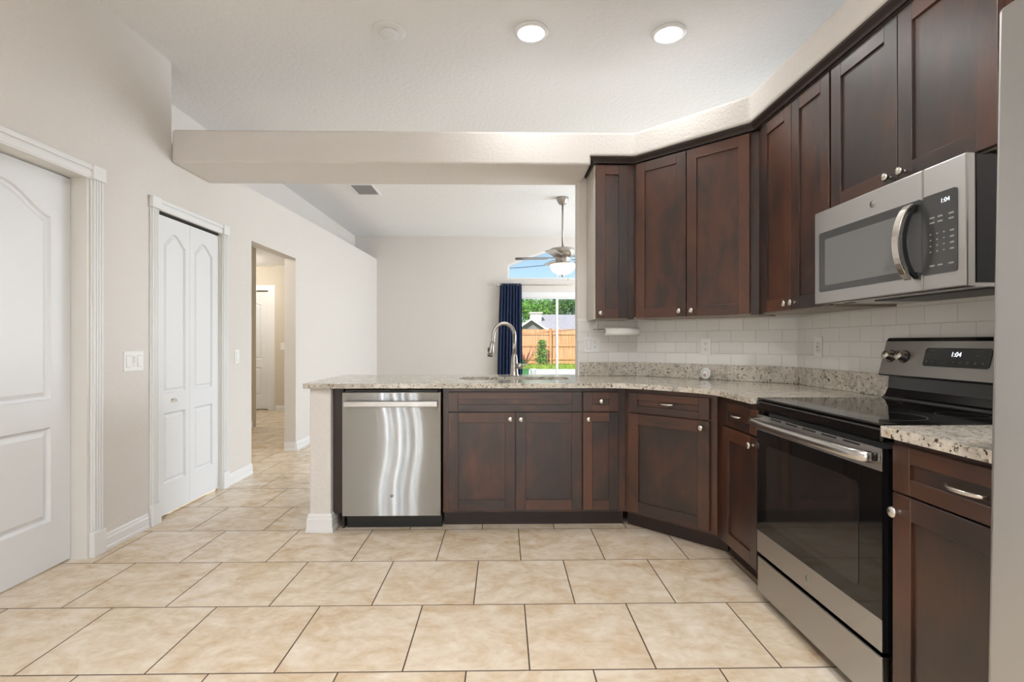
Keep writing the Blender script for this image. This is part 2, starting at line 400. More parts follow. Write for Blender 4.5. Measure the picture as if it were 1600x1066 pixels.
# back wall of the living room
SLX0, SLX1, SLT = .078, 1.854, 2.03
def arch_pts(x0, x1, z0, zs, zc, n=16):
    P = [(x0, z0), (x1, z0)]
    for k in range(n+1):
        t = k/n; x = x1+(x0-x1)*t; P.append((x, zs+(zc-zs)*(1-abs(2*t-1)**1.35)))
    return P
arch = arch_pts(SLX0, SLX1, 2.285, 2.545, 2.84)
b = B(); b.flat([(-2.74, 0), (4.4, 0), (4.4, CEIL), (-2.74, CEIL)], [arch], BACK, BACK+.12, plane='xz')
b.bm.clear() if False else None
b = B()
b.flat([(-2.74, 0), (SLX0-.03, 0), (SLX0-.03, SLT+.03), (SLX1+.03, SLT+.03), (SLX1+.03, 0), (4.4, 0), (4.4, CEIL), (-2.74, CEIL)], [arch], BACK, BACK+.12, plane='xz')
struct(b.build('wall_back', 'wall'))
b = B(); b.flat([(REAR, 0), (BACK, 0), (BACK, CEIL), (REAR, CEIL)], [[(4.8, .2), (8.4, .2), (8.4, 2.5), (4.8, 2.5)]], 4.28, 4.4, plane='yz'); struct(b.build('wall_far_right', 'wall'))
b = B(); b.flat([(4.8, .2), (8.4, .2), (8.4, 2.5), (4.8, 2.5)], [[(4.87, .27), (6.56, .27), (6.56, 2.43), (4.87, 2.43)], [(6.64, .27), (8.33, .27), (8.33, 2.43), (6.64, 2.43)]], 4.30, 4.36, plane='yz')
o = struct(b.build('window_3', 'trim')); g = B(); g.box(4.33, 4.335, 4.86, 8.34, .26, 2.44); g.build('pane', 'glass', o)
# arched window over the slider
b = B(); b.flat(arch, [inset(arch, .035)], BACK+.02, BACK+.09, plane='xz')
b.box(.952, .980, BACK+.03, BACK+.08, 2.30, 2.83)
o = struct(b.build('window_1', 'trim')); g = B(); g.flat(inset(arch, .02), [], BACK+.052, BACK+.056, plane='xz'); g.build('pane', 'glass', o)
# sliding glass door
b = B()
b.flat([(SLX0-.03, 0), (SLX0-.03, SLT+.03), (SLX1+.03, SLT+.03), (SLX1+.03, 0)], [[(SLX0+.02, .03), (SLX0+.02, SLT-.06), (SLX1-.02, SLT-.06), (SLX1-.02, .03)]], BACK-.01, BACK+.125, plane='xz')
dr = struct(b.build('door_3', 'trim'))
for x0, x1, yy in ((SLX0+.02, .985, BACK+.03), (.947, SLX1-.02, BACK+.075)):
    q = B(); q.flat([(x0, .03), (x0, SLT-.06), (x1, SLT-.06), (x1, .03)], [[(x0+.04, .09), (x0+.04, SLT-.085), (x1-.04, SLT-.085), (x1-.04, .09)]], yy, yy+.035, plane='xz')
    lf = q.build('sliding_leaf', 'trim', dr); g = B(); g.box(x0+.03, x1-.03, yy+.015, yy+.019, .08, SLT-.075); g.build('pane', 'glass', lf)

# pony wall that carries the peninsula
b = B(); b.box(-1.19, -1.06, 3.115, 3.76, 0, .884); b.box(-1.19, .559, 3.76, 3.88, 0, .884); struct(b.build('wall_peninsula', 'wall', bevel=.008))

# hall beyond the opening
b = B()
b.box(-5.2, WX-.12, 4.1, 4.22, 0, 2.5); b.box(-5.2, -5.08, 4.22, 8.75, 0, 2.5); b.box(-5.08, -3.44, 6.95, 7.07, 0, 2.5)
b.flat([(-5.08, 0), (-4.88, 0), (-4.88, 2.09), (-4.035, 2.09), (-4.035, 0), (-2.62, 0), (-2.62, 2.5), (-5.08, 2.5)], [], 8.75, 8.87, plane='xz')
b.box(-3.88, WX-.12, 8.62, 8.75, 0, 2.5); b.box(-5.2, -3.4, 8.875, 8.945, 0, 2.5)  # last box added behind the hall door to block the sky
struct(b.build('wall_hall', 'hall'))
b = B(); b.box(-5.2, WX-.12, 4.1, BACK, 2.475, 2.50); struct(b.build('ceiling_hall', 'ceiling'))

# baseboards
def miter(path, prof):
    loops = []
    for i, p in enumerate(path):
        P = Vector(p); a = (P-Vector(path[i-1])).normalized() if i else None
        c = (Vector(path[i+1])-P).normalized() if i < len(path)-1 else None
        ns = [Vector((d.y, -d.x)) for d in (a, c) if d is not None]
        n_ = ns[0] if len(ns) == 1 else (ns[0]+ns[1])/(1+ns[0].dot(ns[1]))
        loops.append([(P.x+n_.x*o_, P.y+n_.y*o_, z) for o_, z in prof])
    return loops
def base_run(bb, p, q, h=.092, t=.016):
    p, q = Vector(p), Vector(q); d = (q-p).normalized(); nrm = Vector((d.y, -d.x))   # room lies to the right of p -> q
    prof = [(0, 0), (t, 0), (t, .018), (t*.75, .022), (t*.75, h*.70), (t*.5, h*.78), (t*.5, h*.9), (t*.2, h), (0, h)]
    bb.loft([[(P.x+nrm.x*a, P.y+nrm.y*a, z) for a, z in prof] for P in (p, q)], 0, True, True)
b = B(); base_run(b, (WX, 1.85), (WX, REAR)) if False else None
for y0, y1 in ((2.845, 3.20), (4.10, 4.51), (5.464, BACK)):
    base_run(b, (WX, y0), (WX, y1))
base_run(b, (WX-.12, 5.464), (WX, 5.464))
struct(b.build('baseboard_left', 'trim'))
b = B(); base_run(b, (WX, BACK), (.04, BACK)); struct(b.build('baseboard_back', 'trim'))
b = B(); base_run(b, (-1.19, 3.76), (-1.19, 3.115)) if False else None
h, t = .112, .018
b.loft(miter([(-1.19, 3.88), (-1.19, 3.115), (-1.06, 3.115), (-1.06, 3.20)][::-1], [(o_*-1, z) for o_, z in ((0, .001), (t, .001), (t, .022), (t*.75, .026), (t*.75, h*.70), (t*.5, h*.78), (t*.5, h*.9), (t*.2, h), (0, h))]), 0, True, True)
struct(b.build('baseboard_peninsula', 'trim'))
b = B(); base_run(b, (-5.08, 6.95), (-3.424, 6.95)); base_run(b, (-3.86, 8.62), (WX-.12, 8.62)); struct(b.build('baseboard_hall', 'trim'))
for f in (): pass

# ------------------------------------------------------------------ doors on the left wall (local x runs deeper, local y into the wall)
def ogee(x0, x1, z0, zs, zc, n=18, pw=1.0):
    P = [(x0, z0), (x1, z0)]
    for k in range(n+1):
        t = k/n; P.append((x1+(x0-x1)*t, zs+(zc-zs)*(.5-.5*math.cos(2*PI*t))**pw))
    return P
def panel_leaf(w_, h_, t_, panels, scale=1.0):
    q = B()
    outer = [(0, 0), (w_, 0), (w_, h_), (0, h_)]
    q.flat(outer, [list(p) for p in panels], 0, .015, plane='xz')
    q.box(0, w_, .015, t_, 0, h_)
    for p in panels:
        L = [(0.0, 0.0), (.008, .0135), (.018, .0135), (.040, .003)]
        q.loft([[(x, y+1e-4, z) for x, z in (inset(p, d*scale) if d else p)] for d, y in L], 0, False, True)
    return q
def casing(bb, y0, y1, ztop, w_=.08, t_=.02, rosette=True, left=True, right=True):
    """Fluted casing round an opening from y0 to y1 (local x), with plinth and corner blocks."""
    def post(a0):
        bb.box(a0-.004, a0+w_+.004, -t_-.008, 0, 0, .135)
        bb.box(a0, a0+w_, -t_*.55, 0, .135, ztop)
        for k in range(4):
            c = a0+w_*(.16+.226*k); bb.box(c-w_*.07, c+w_*.07, -t_, -t_*.5, .135, ztop)
        bb.box(a0-.004, a0+w_+.004, -t_-.008, 0, ztop, ztop+w_)
    if left: post(y0-w_)
    if right: post(y1)
    bb.box(y0, y1, -t_*.55, 0, ztop, ztop+w_)
    bb.box(y0, y1, -t_, -t_*.5, ztop+w_*.62, ztop+w_*.96); bb.box(y0, y1, -t_*.8, -t_*.5, ztop+.006, ztop+w_*.5)
L90 = PI/2
# near door
b = B(); casing(b, 1.95, 2.76, 2.05, .077); struct(b.build('trim_1', 'trim', loc=(WX, 0, 0), rotz=L90, bevel=.003))
b = B(); b.box(1.95, 1.972, 0, .12, 0, 2.05); b.box(2.742, 2.764, 0, .12, 0, 2.05); b.box(1.95, 2.76, 0, .12, 2.05, 2.092)
struct(b.build('trim_2', 'jamb', loc=(WX, 0, 0), rotz=L90))
dw = .768
q = panel_leaf(dw, 2.035, .035, [ogee(.12, dw-.12, .865, 1.80, 1.925, pw=.8), [(.12, .24), (dw-.12, .24), (dw-.12, .72), (.12, .72)]])
d1 = struct(q.build('door_1', 'door', loc=(WX-.085, 1.973, .008), rotz=L90, bevel=.003))
k = B(); k.lathe([(.0, -.062), (.018, -.060), (.027, -.048), (.024, -.036), (.011, -.028), (.010, -.012), (.028, -.008), (.030, 0)], (.06, 0, .93), 'y'); k.build('knob', 'nickel', d1)
# closet bifold
b = B(); casing(b, 3.29, 4.03, 2.025, .072); struct(b.build('trim_3', 'trim', loc=(WX, 0, 0), rotz=L90, bevel=.003))
b = B(); b.box(3.286, 3.294, 0, .12, 0, 2.03); b.box(4.026, 4.034, 0, .12, 0, 2.03); b.box(3.29, 4.03, 0, .12, 2.028, 2.045)
b.box(3.30, 4.02, .02, .05, 2.012, 2.028, 1); struct(b.build('trim_4', ['jamb', 'gap'], loc=(WX, 0, 0), rotz=L90))
b = B(); b.box(3.2, 4.2, .5, .55, 0, 2.1); struct(b.build('wall_closet', 'gap', loc=(WX, 0, 0), rotz=L90))
lw = .366
bf = thing('bifold_closet_door', 'white two-leaf bifold closet door with arched raised panels', 'door', (WX-.018, 3.294, .016), L90)
for i in range(2):
    a, c = (.088, .05) if i == 0 else (.05, .088)
    q = panel_leaf(lw, 1.99, .03, [ogee(a, lw-c, .81, 1.81, 1.885, pw=.7), [(a, .205), (lw-c, .205), (lw-c, .675), (a, .675)]], .8)
    lf = q.build('leaf', 'door', bf, (i*(lw+.0025), 0, 0), bevel=.002)
    if i == 0:
        k = B(); prof = []
        k.box(-.026, .026, -.004, 0, -.011, .013)
        loops = []
        for s_ in range(9):
            u = -1+s_/4; h = math.sqrt(max(1-u*u, .02)); loops.append([(u*.024, -.004, .010*h), (u*.024, -.004-.016*h, .006*h), (u*.024, -.004-.018*h, -.006*h), (u*.024, -.004-.014*h, -.006*h)])
        k.loft(loops, 0, True, True, True); k.build('cup_pull', 'nickel', lf, (.185, 0, .755))

# hall door, ajar in its frame
b = B(); w_ = .075
b.box(-4.045, -4.0, 8.75, 8.87, 0, 2.06); b.box(-4.045, -3.885, 8.728, 8.75, 0, 2.0599); b.box(-4.88, -3.885, 8.728, 8.75, 2.06, 2.15)
struct(b.build('trim_5', 'trim', bevel=.003))
q = panel_leaf(.78, 2.03, .035, [ogee(.12, .66, .865, 1.80, 1.915, pw=.8), [(.12, .24), (.66, .24), (.66, .72), (.12, .72)]])
d2 = struct(q.build('door_2', 'door', loc=(-4.845, 8.79, .012), rotz=0, bevel=.003))
for z in (.25, 1.02, 1.80):
    k = B(); k.box(.785, .815, -.012, .0, z-.045, z+.045); k.build('hinge', 'steel_plain', d2)

# ------------------------------------------------------------------ tiles on the kitchen wall
for nm, loc, rot, L, z1 in (('wall_tile_back', (.562, 3.80, 0), 0, .458, 1.345), ('wall_tile_corner', (1.018, 3.80, 0), -PI/4, 1.0918, 1.345), ('wall_tile_right', (1.79, 3.028, 0), -PI/2, 2.2, 1.345)):
    b = B(); b.box(0, L, -.008, 0, .90, z1); struct(b.build(nm, 'subway', loc=loc, rotz=rot))

# ------------------------------------------------------------------ cabinets (local x to the right along the face, local y into the cabinet)
def add_door(name, parent, x0, x1, z0, z1, fr=.062, rail=None, t=.02, y=-.02, tmax=1.0):
    rail = rail or fr
    q = B(); r = lambda: random.uniform(0, 1)*tmax
    q.box(x0, x0+fr, y, y+t, z0, z1, 0, r()); q.box(x1-fr, x1, y, y+t, z0, z1, 0, r())
    q.box(x0+fr, x1-fr, y, y+t, z1-rail, z1, 1, r()); q.box(x0+fr, x1-fr, y, y+t, z0, z0+rail, 1, r())
    q.box(x0+fr-.004, x1-fr+.004, y+.009, y+t-.001, z0+rail-.004, z1-rail+.004, 0, r()*.7)
    return q.build(name, ['wood_v', 'wood_h'], parent, bevel=.0012, seg=1)
def add_knob(door, x, z, y=-.02):
    q = B(); q.lathe([(.009, 0), (.006, -.004), (.0055, -.014), (.012, -.018), (.0165, -.024), (.0150, -.029), (.008, -.032), (1e-7, -.0325)], (x, y, z), 'y', 20)
    return q.build('knob', 'nickel', door)
def add_pull(door, x, z, L=.10, y=-.02):
    q = B(); pts = []; rad = []
    for k in range(13):
        u = -1+k/6; pts.append((x+u*L/2, y-.004-.024*(1-u*u)**.6, z)); rad.append(.0048+.0012*(1-u*u))
    q.tube(pts, rad, 10); return q.build('pull', 'nickel', door)
def carcass(parent, x0, x1, z0, z1, depth, kick=None, name='body'):
    q = B(); q.box(x0, x1, .002, depth, z0, z1, 0, .3)
    return q.build(name, 'wood_v', parent, bevel=.001, seg=1)
def kickboard(parent, x0, x1):
    q = B(); q.box(x0, x1, .075, .09, 0, .102); return q.build('toe_kick', 'wood_dark', parent)
BZ0, BZ1 = .102, .884
DZ0, DZ1, WZ0, WZ1 = .122, .728, .736, .856
# sink base
FY = 3.155
sb = thing('base_cabinet', 'wide dark cherry sink base cabinet with two doors and a false drawer front', 'cabinet', (-.376, FY, 0))
W = .87
q = B(); q.box(0, W, .002, .022, BZ0, BZ1, 0, .35); q.box(0, .018, .022, .56, BZ0, BZ1); q.box(W-.018, W, .022, .56, BZ0, BZ1); q.box(0, W, .022, .56, BZ0, .12)
q.build('body', 'wood_v', sb); kickboard(sb, 0, W)
ff = add_door('false_drawer_front', sb, .035, .866, WZ0, WZ1, .060, .042)
dl = add_door('door', sb, .035, .449, DZ0, DZ1); add_knob(dl, .421, .690)
dr_ = add_door('door', sb, .455, .866, DZ0, DZ1); add_knob(dr_, .487, .688)
# narrow base
nb = thing('base_cabinet', 'narrow dark base cabinet with small drawer left of the angled corner cabinet', 'cabinet', (.495, FY, 0))
carcass(nb, 0, .232, BZ0, BZ1, .55); kickboard(nb, 0, .274)
dd = add_door('drawer', nb, .004, .226, WZ0, WZ1, .058, .042); add_knob(dd, .116, .800)
dd = add_door('door', nb, .004, .226, DZ0, DZ1, .058); add_knob(dd, .036, .688)
q = B(); q.box(.232, .274, .002, .02, BZ0, BZ1, 0, .15); q.build('filler_strip', 'wood_v', nb)
# corner base
cb = thing('base_cabinet', 'dark cherry base cabinet set at an angle across the corner', 'cabinet', (.769, 3.155, 0), -PI/4)
CW = .574
q = B()
q.flat([(0, .002), (CW, .002), (CW+.29, .292), (CW+.29, .60), (-.29, .60), (-.29, .292)], [], BZ0, BZ1); q.build('body', 'wood_v', cb)
kickboard(cb, -.03, CW+.03)
dd = add_door('drawer', cb, .035, CW-.035, WZ0, WZ1, .060, .042); add_pull(dd, CW/2, .802)
dd = add_door('door', cb, .035, CW-.035, DZ0, DZ1, .066); add_knob(dd, CW-.075, .690)
# base left of the range
rb = thing('base_cabinet', 'dark cherry base cabinet with pull between corner cabinet and the range', 'cabinet', (1.175, 2.749, 0), -PI/2)
RW = 2.749-2.270
carcass(rb, .03, RW, BZ0, BZ1, .56); kickboard(rb, -.0, RW)
q = B(); q.box(.0, .03, .002, .02, BZ0, BZ1, 0, .15); q.build('filler_strip', 'wood_v', rb)
dd = add_door('drawer', rb, .115, RW-.008, WZ0, WZ1, .060, .042); add_pull(dd, .115+(RW-.123)/2, .800, .085)
dd = add_door('door', rb, .115, RW-.008, DZ0, DZ1, .062); add_knob(dd, RW-.036, .690)
# base right of the range
nr = thing('base_cabinet', 'dark cherry base cabinet between the range and the refrigerator', 'cabinet', (1.175, 1.498, 0), -PI/2)
carcass(nr, 0, .52, BZ0, BZ1, .56); kickboard(nr, 0, .52)
dd = add_door('drawer', nr, .022, .50, WZ0-.008, WZ1+.008, .062, .046, tmax=.45); add_pull(dd, .268, .796, .115)
dd = add_door('door', nr, .022, .50, DZ0, DZ1-.006, .066, tmax=.4); add_knob(dd, .052, .672)
# panel at the left of the dishwasher
q = B(); q.box(-1.058, -.994, FY, FY+.02, .102, .884); q.box(-1.010, -.994, FY+.02, 3.74, 0.0, .884)
tag(q.build('end_panel', 'wood_dark', bevel=.001), 'dark wooden filler panel between end wall and dishwasher', 'panel')

# uppers
UZ0, UZ1 = 1.327, 2.400
def upper(label, loc, rot, w_, doors, z0=UZ0, depth=.31, fill=()):
    u = thing('wall_cabinet', label, 'cabinet', loc, rot)
    q = B(); q.box(0, w_, .0, depth, z0+.012, UZ1, 0, .3); q.build('body', 'wood_v', u)
    q = B(); q.box(0, w_, .0, depth, z0, z0+.0119); q.build('underside', 'under', u)
    for x0, x1, kx in doors:
        d = add_door('door', u, x0, x1, z0+.006, UZ1-.008, .064); add_knob(d, kx, z0+.040)
    for x0, x1 in fill:
        q = B(); q.box(x0, x1, -.004, -.0005, z0, UZ1, 0, .15); q.build('filler_strip', 'wood_v', u)
    return u
u = upper('narrow single-door dark cherry wall cabinet beside the living room opening', (.641, 3.49, 0), 0, .268, [(.002, .222, .030)], fill=[(.224, .268)])
q = B(); q.box(-.010, -.0005, -.002, .308, UZ0, UZ1-.002); tag(q.build('side_panel', 'melamine', u), 'pale side panel')
u = upper('two-door dark cherry wall cabinet set across the corner', (.909, 3.49, 0), -PI/4, .8245, [(.030, .386, .348), (.392, .775, .430)], depth=.30, fill=[(.778, .8245)])
# trim the corner box so that its sides meet the neighbours: handled by a narrower depth behind the face
u = upper('two-door dark cherry wall cabinet left of the microwave', (1.492, 2.905, 0), -PI/2, .658, [(.052, .352, .325), (.356, .653, .384)], depth=.286, fill=[(0, .048)])
u = upper('short two-door dark cherry wall cabinet directly above the microwave', (1.492, 2.245, 0), -PI/2, .775, [(.006, .385, .355), (.389, .768, .424)], z0=1.752, depth=.286)
# crown moulding under the soffit
b = B()
path = [(.628, 3.788), (.628, 3.470), (.909, 3.470), (1.468, 2.910), (1.468, 1.40)]
prof = [(0, 2.401), (.010, 2.401), (.014, 2.412), (.030, 2.430), (.034, 2.4395), (0, 2.4395)]
loops = []
for i, p in enumerate(path):
    P = Vector(p); a = (Vector(path[i])-Vector(path[i-1])).normalized() if i else None
    c = (Vector(path[i+1])-P).normalized() if i < len(path)-1 else None
    ns = [Vector((d.y, -d.x)) for d in (a, c) if d is not None]     # towards the room
    n_ = ns[0] if len(ns) == 1 else (ns[0]+ns[1])/(1+ns[0].dot(ns[1]))
    loops.append([(P.x-n_.x*-o_, P.y-n_.y*-o_, z) for o_, z in prof])
b.loft(loops, 0, True, True); struct(b.build('trim_6', 'wood_dark'))

# ------------------------------------------------------------------ worktops
hole = rrect(-.30, .455, 3.365, 3.665, .09)
P = [(-1.22, 3.075), (.755, 3.075), (1.127, 2.703), (1.127, 2.272), (1.788, 2.272), (1.788, 3.026), (1.016, 3.798), (.558, 3.798), (.558, 3.93), (-1.225, 3.93)]
P = round_corners(P, {0: .02, 1: .16, 2: .16, 9: .03})
b = B(); b.flat(P, [hole], .885, .915)
ct = tag(b.build('worktop', 'granite', bevel=.006, seg=3), 'long speckled granite worktop with sink, running from the peninsula round to the range', 'worktop')
b = B()
o_ = [(.575, 3.790), (1.012, 3.790), (1.780, 3.022), (1.780, 2.272)]
i_ = [(.575, 3.770), (1.004, 3.770), (1.760, 3.014), (1.760, 2.272)]
b.flat(o_+i_[::-1], [], .9152, 1.017); b.build('backsplash', 'granite', ct, bevel=.003)
b = B(); b.flat(round_corners([(1.127, .985), (1.788, .985), (1.788, 1.498), (1.127, 1.498)], {0: .01, 3: .02}), [], .885, .915)
c2 = tag(b.build('worktop', 'granite', bevel=.006, seg=3), 'short piece of speckled granite worktop between the range and the refrigerator', 'worktop')
b = B(); b.box(1.760, 1.780, .985, 1.498, .9152, 1.017); b.build('backsplash', 'granite', c2, bevel=.003)

# sink
sk = thing('double_sink', 'stainless double-bowl undermount sink in the peninsula worktop', 'sink', (0, 0, 0))
for x0, x1 in ((-.30, .065), (.09, .455)):
    q = B(); ring = rrect(x0, x1, 3.365, 3.665, .07)
    L = [(0, .8845), (.004, .87), (.008, .72), (.03, .700)]
    q.loft([[(x, y, z) for x, y in (inset(ring, d) if d else ring)] for d, z in L], 0, False, True, True)
    L2 = [(-.008, .8845), (-.004, .715), (.02, .694)]
    q.loft([[(x, y, z) for x, y in inset(ring, d)] for d, z in L2], 0, False, True, True)
    bo = q.build('bowl', 'steel_plain', sk)
    q = B(); q.lathe([(.045, .7005), (.042, .7045), (.02, .702), (1e-7, .702)], ((x0+x1)/2, 3.52, 0)); q.build('drain', 'chrome', bo)
q = B(); q.box(.066, .089, 3.37, 3.66, .80, .8840); q.build('divider', 'steel_plain', sk)

# faucet
fx, fy = .083, 3.76
fc = thing('faucet', 'tall brushed steel gooseneck faucet behind the sink', 'faucet', (fx, fy, .9155))
q = B(); q.lathe([(.034, 0), (.034, .006), (.029, .012), (.026, .05), (.023, .12), (.020, .15), (.015, .165)]); q.build('base', 'nickel_dark', fc)
pts = [(0, 0, .15), (0, 0, .30)]
for k in range(15):
    a = PI*k/14*.985; pts.append((-.078+.078*math.cos(a), -.02*math.sin(a/2), .30+.092*math.sin(a)))
pts += [(-.160, -.025, .262), (-.165, -.028, .235)]
q = B(); q.tube(pts, .0135, 16); sp = q.build('spout', 'nickel_dark', fc)
q = B(); q.tube([(-.1635, -.027, .245), (-.168, -.029, .225), (-.174, -.031, .185), (-.179, -.033, .150)], [.014, .0165, .020, .0225], 18); hd = q.build('spray_head', 'nickel_dark', fc)
q = B(); q.tube([(-.1792, -.0331, .151), (-.180, -.0334, .144)], [.0205, .019], 16); q.build('spray_ring', 'black_plastic', hd)
q = B(); q.box(-.006, .006, -.004, .004, -.016, .016); q.build('spray_button', 'black_plastic', hd, (-.1905, -.043, .195))
q = B(); q.tube([(.015, 0, .072), (.055, 0, .074), (.062, 0, .074)], [.020, .020, .014], 16); q.tube([(.052, 0, .074), (.066, -.004, .078), (.090, -.012, .085)], [.015, .011, .006], 12); q.build('lever', 'nickel_dark', fc)

# ------------------------------------------------------------------ dishwasher
dwm = thing('dishwasher', 'stainless dishwasher with bar handle set into the peninsula', 'dishwasher', (-.988, 3.105, 0))
q = B(); q.box(.006, .600, .045, .60, .10, .884); q.build('tub', 'black_plastic', dwm)
q = B(); q.box(0, .606, 0, .044, .098, .858); q.box(.02, .586, .012, .044, .858, .876, 1); dd = q.build('door', ['steel_door', 'black_plastic'], dwm, bevel=.004)
q = B(); q.box(.018, .588, -.040, -.018, .772, .808); hl = q.build('handle', 'steel', dd, bevel=.006, seg=3)
for x in (.024, .556): q = B(); q.box(x, x+.026, -.019, .0, .778, .802); q.build('handle_mount', 'steel_plain', dd)
q = B(); q.box(.005, .601, .085, .11, 0.0, .095); q.build('toe_kick', 'black_plastic', dwm)
def emblem(parent, loc, rot, r=.011, m='steel_dark', ring='print_grey'):
    q = B(); q.lathe([(1e-7, -.0012), (r*.98, -.0012), (r, -.0004), (r, 0)], (0, 0, 0), 'y', 28); q.lathe([(r*.80, -.0019), (r*.92, -.0019), (r*.92, -.001), (r*.80, -.001), (r*.80, -.0019)], (0, 0, 0), 'y', 28, 1)
    o = q.build('emblem', [m, ring], parent, loc, rot)
    t = text('monogram', 'GE', r*.82, ring, None, (0, 0, 0), (0, 0, 0), .0003)
    bm = bmesh.new(); bm.from_mesh(t.data); bmesh.ops.transform(bm, matrix=Matrix.Translation((0, -.0013, 0)) @ Matrix.Rotation(PI/2, 4, 'X'), verts=bm.verts[:])
    for f in bm.faces: f.material_index = 1
    bm.from_mesh(o.data); bm.to_mesh(o.data); bm.free()
    bpy.data.objects.remove(t); return o
emblem(dd, (.303, 0, .225), 0)
q = B(); q.box(.297, .309, -.0006, .0, .841, .845); q.build('indicator', 'black_plastic', dd)

# ------------------------------------------------------------------ range
rg = thing('range', 'freestanding stainless electric range with black glass cooktop', 'range', (1.15, 2.266, 0), -PI/2)
RWd = .760
q = B(); q.box(.004, RWd-.004, .035, .575, .04, .905); q.box(.02, .05, .06, .09, 0, .04); q.box(RWd-.05, RWd-.02, .06, .09, 0, .04); q.box(.02, .05, .50, .53, 0, .04); q.box(RWd-.05, RWd-.02, .50, .53, 0, .04); q.build('body', 'black_enamel', rg)
q = B(); q.box(.006, RWd-.006, .0, .034, .045, .205); q.build('drawer', 'steel', rg, bevel=.004)
od = B(); od.box(.004, RWd-.004, .004, .034, .222, .842)
od.box(.004, RWd-.004, .0, .004, .222, .320, 1); od.box(.004, RWd-.004, .0, .004, .772, .842, 1); od.box(.004, RWd-.004, .0, .004, .3205, .7715, 2)
odr = od.build('oven_door', ['black_enamel', 'steel', 'black_gloss'], rg)
q = B(); q.flat(rrect(.085, RWd-.105, .375, .715, .02), [], -.0012, .0006, plane='xz'); q.build('oven_window', 'oven_glass', odr)
q = B(); q.tube([(.018, -.012, .812), (.03, -.040, .814), (.07, -.052, .815), (.20, -.058, .816), (.38, -.060, .816), (.56, -.058, .816), (.69, -.052, .815), (.73, -.040, .814), (.742, -.012, .812)], .012, 12, r2=.018); hl = q.build('handle', 'steel_plain', odr)
for x in (.012, .724): q = B(); q.box(x, x+.024, -.03, .0, .800, .828); q.build('handle_mount', 'steel_dark', odr, bevel=.003)
q = B()
for k in range(5): q.box(.12+k*.115, .20+k*.115, -.0008, .001, .832, .838)
q.build('vent_slots', 'gap', odr)
emblem(odr, (RWd/2, 0, .272), 0, .012, 'steel_dark')
q = B(); q.box(.0, RWd, -.004, .040, .862, .906); q.build('front_rail', 'black_gloss', rg, bevel=.008, seg=3)
q = B(); q.box(.002, RWd-.002, .0, .585, .9062, .9165); ck = q.build('cooktop', 'black_gloss', rg, bevel=.004)
for cx_, cy_, r_ in ((.19, .15, .10), (.57, .15, .115), (.19, .42, .075), (.57, .42, .075)):
    q = B(); q.lathe([(r_-.0015, .9164), (r_, .9164), (r_, .91665), (r_-.0015, .91665), (r_-.0015, .9164)], (cx_, cy_, 0), 'z', 48); q.build('burner_ring', 'print_dim', ck)
q = B()
sec = [(.585, .905), (.575, .918), (.586, .930), (.600, .960), (.606, 1.02), (.63, 1.02), (.63, .905)]
q.loft([[(x, y, z) for y, z in sec] for x in (.003, RWd-.003)], 0, True, True); q.build('rear_riser', 'black_enamel', rg)
q = B(); q.tube([(.004, .574, .9185), (RWd-.004, .574, .9185)], .004, 8); q.build('rear_trim', 'print_dim', rg)
# tilted control panel
bgd = B()
sec = [(.556, 1.016), (.556, 1.024), (.594, 1.172), (.602, 1.186), (.63, 1.186), (.63, 1.016)]
def lerp_sec(x): return [(x, y, z) for y, z in sec]
bgd.loft([lerp_sec(0.0), lerp_sec(RWd)], 0, True, True)
bk = bgd.build('control_panel', 'black_enamel', rg, bevel=.006, seg=3)
tilt = math.atan2(.594-.556, 1.172-1.024)
def on_panel(q): q.X = Matrix.Translation((0, .556, 1.024)) @ Matrix.Rotation(-tilt, 4, 'X'); return q
q = on_panel(B()); q.flat(rrect(.006, RWd-.006, .0, .150, .008), [], -.002, .001, plane='xz'); q.build('fascia', 'steel_dark', bk)
q = on_panel(B()); q.flat(rrect(.232, .515, .046, .122, .012), [], -.004, -.0015, plane='xz'); dp = q.build('display', 'black_gloss', rg)
for (x, z, w2, h2) in ((.25, .110, .03, .003), (.25, .095, .012, .003), (.278, .095, .012, .003), (.455, .110, .03, .003), (.458, .094, .012, .006), (.485, .094, .012, .006)) + tuple((.245+i*.030, .066, .011, .008) for i in range(9)):
    q = on_panel(B()); q.box(x, x+w2, -.0046, -.0041, z-h2/2, z+h2/2); q.build('button', 'print_dim', dp)
tx = text('clock_digits', '1:04', .026, 'clock', dp, tuple(Matrix.Translation((0, .556, 1.024)) @ Matrix.Rotation(-tilt, 4, 'X') @ Vector((.375, -.0045, .096))), (PI/2-tilt, 0, 0), .0003)
for x in (.055, .128, .632, .705):
    q = on_panel(B()); q.lathe([(.026, -.002), (.026, -.006), (.0215, -.010), (.0205, -.030), (.018, -.034), (1e-7, -.034)], (x, 0, .082), 'y', 24)
    q.lathe([(.0262, -.0062), (.0275, -.005), (.0275, -.002)], (x, 0, .082), 'y', 24, 1); q.box(x-.002, x+.002, -.0352, -.0338, .086, .100, 1); q.build('control_knob', ['nickel', 'black_plastic'], bk)

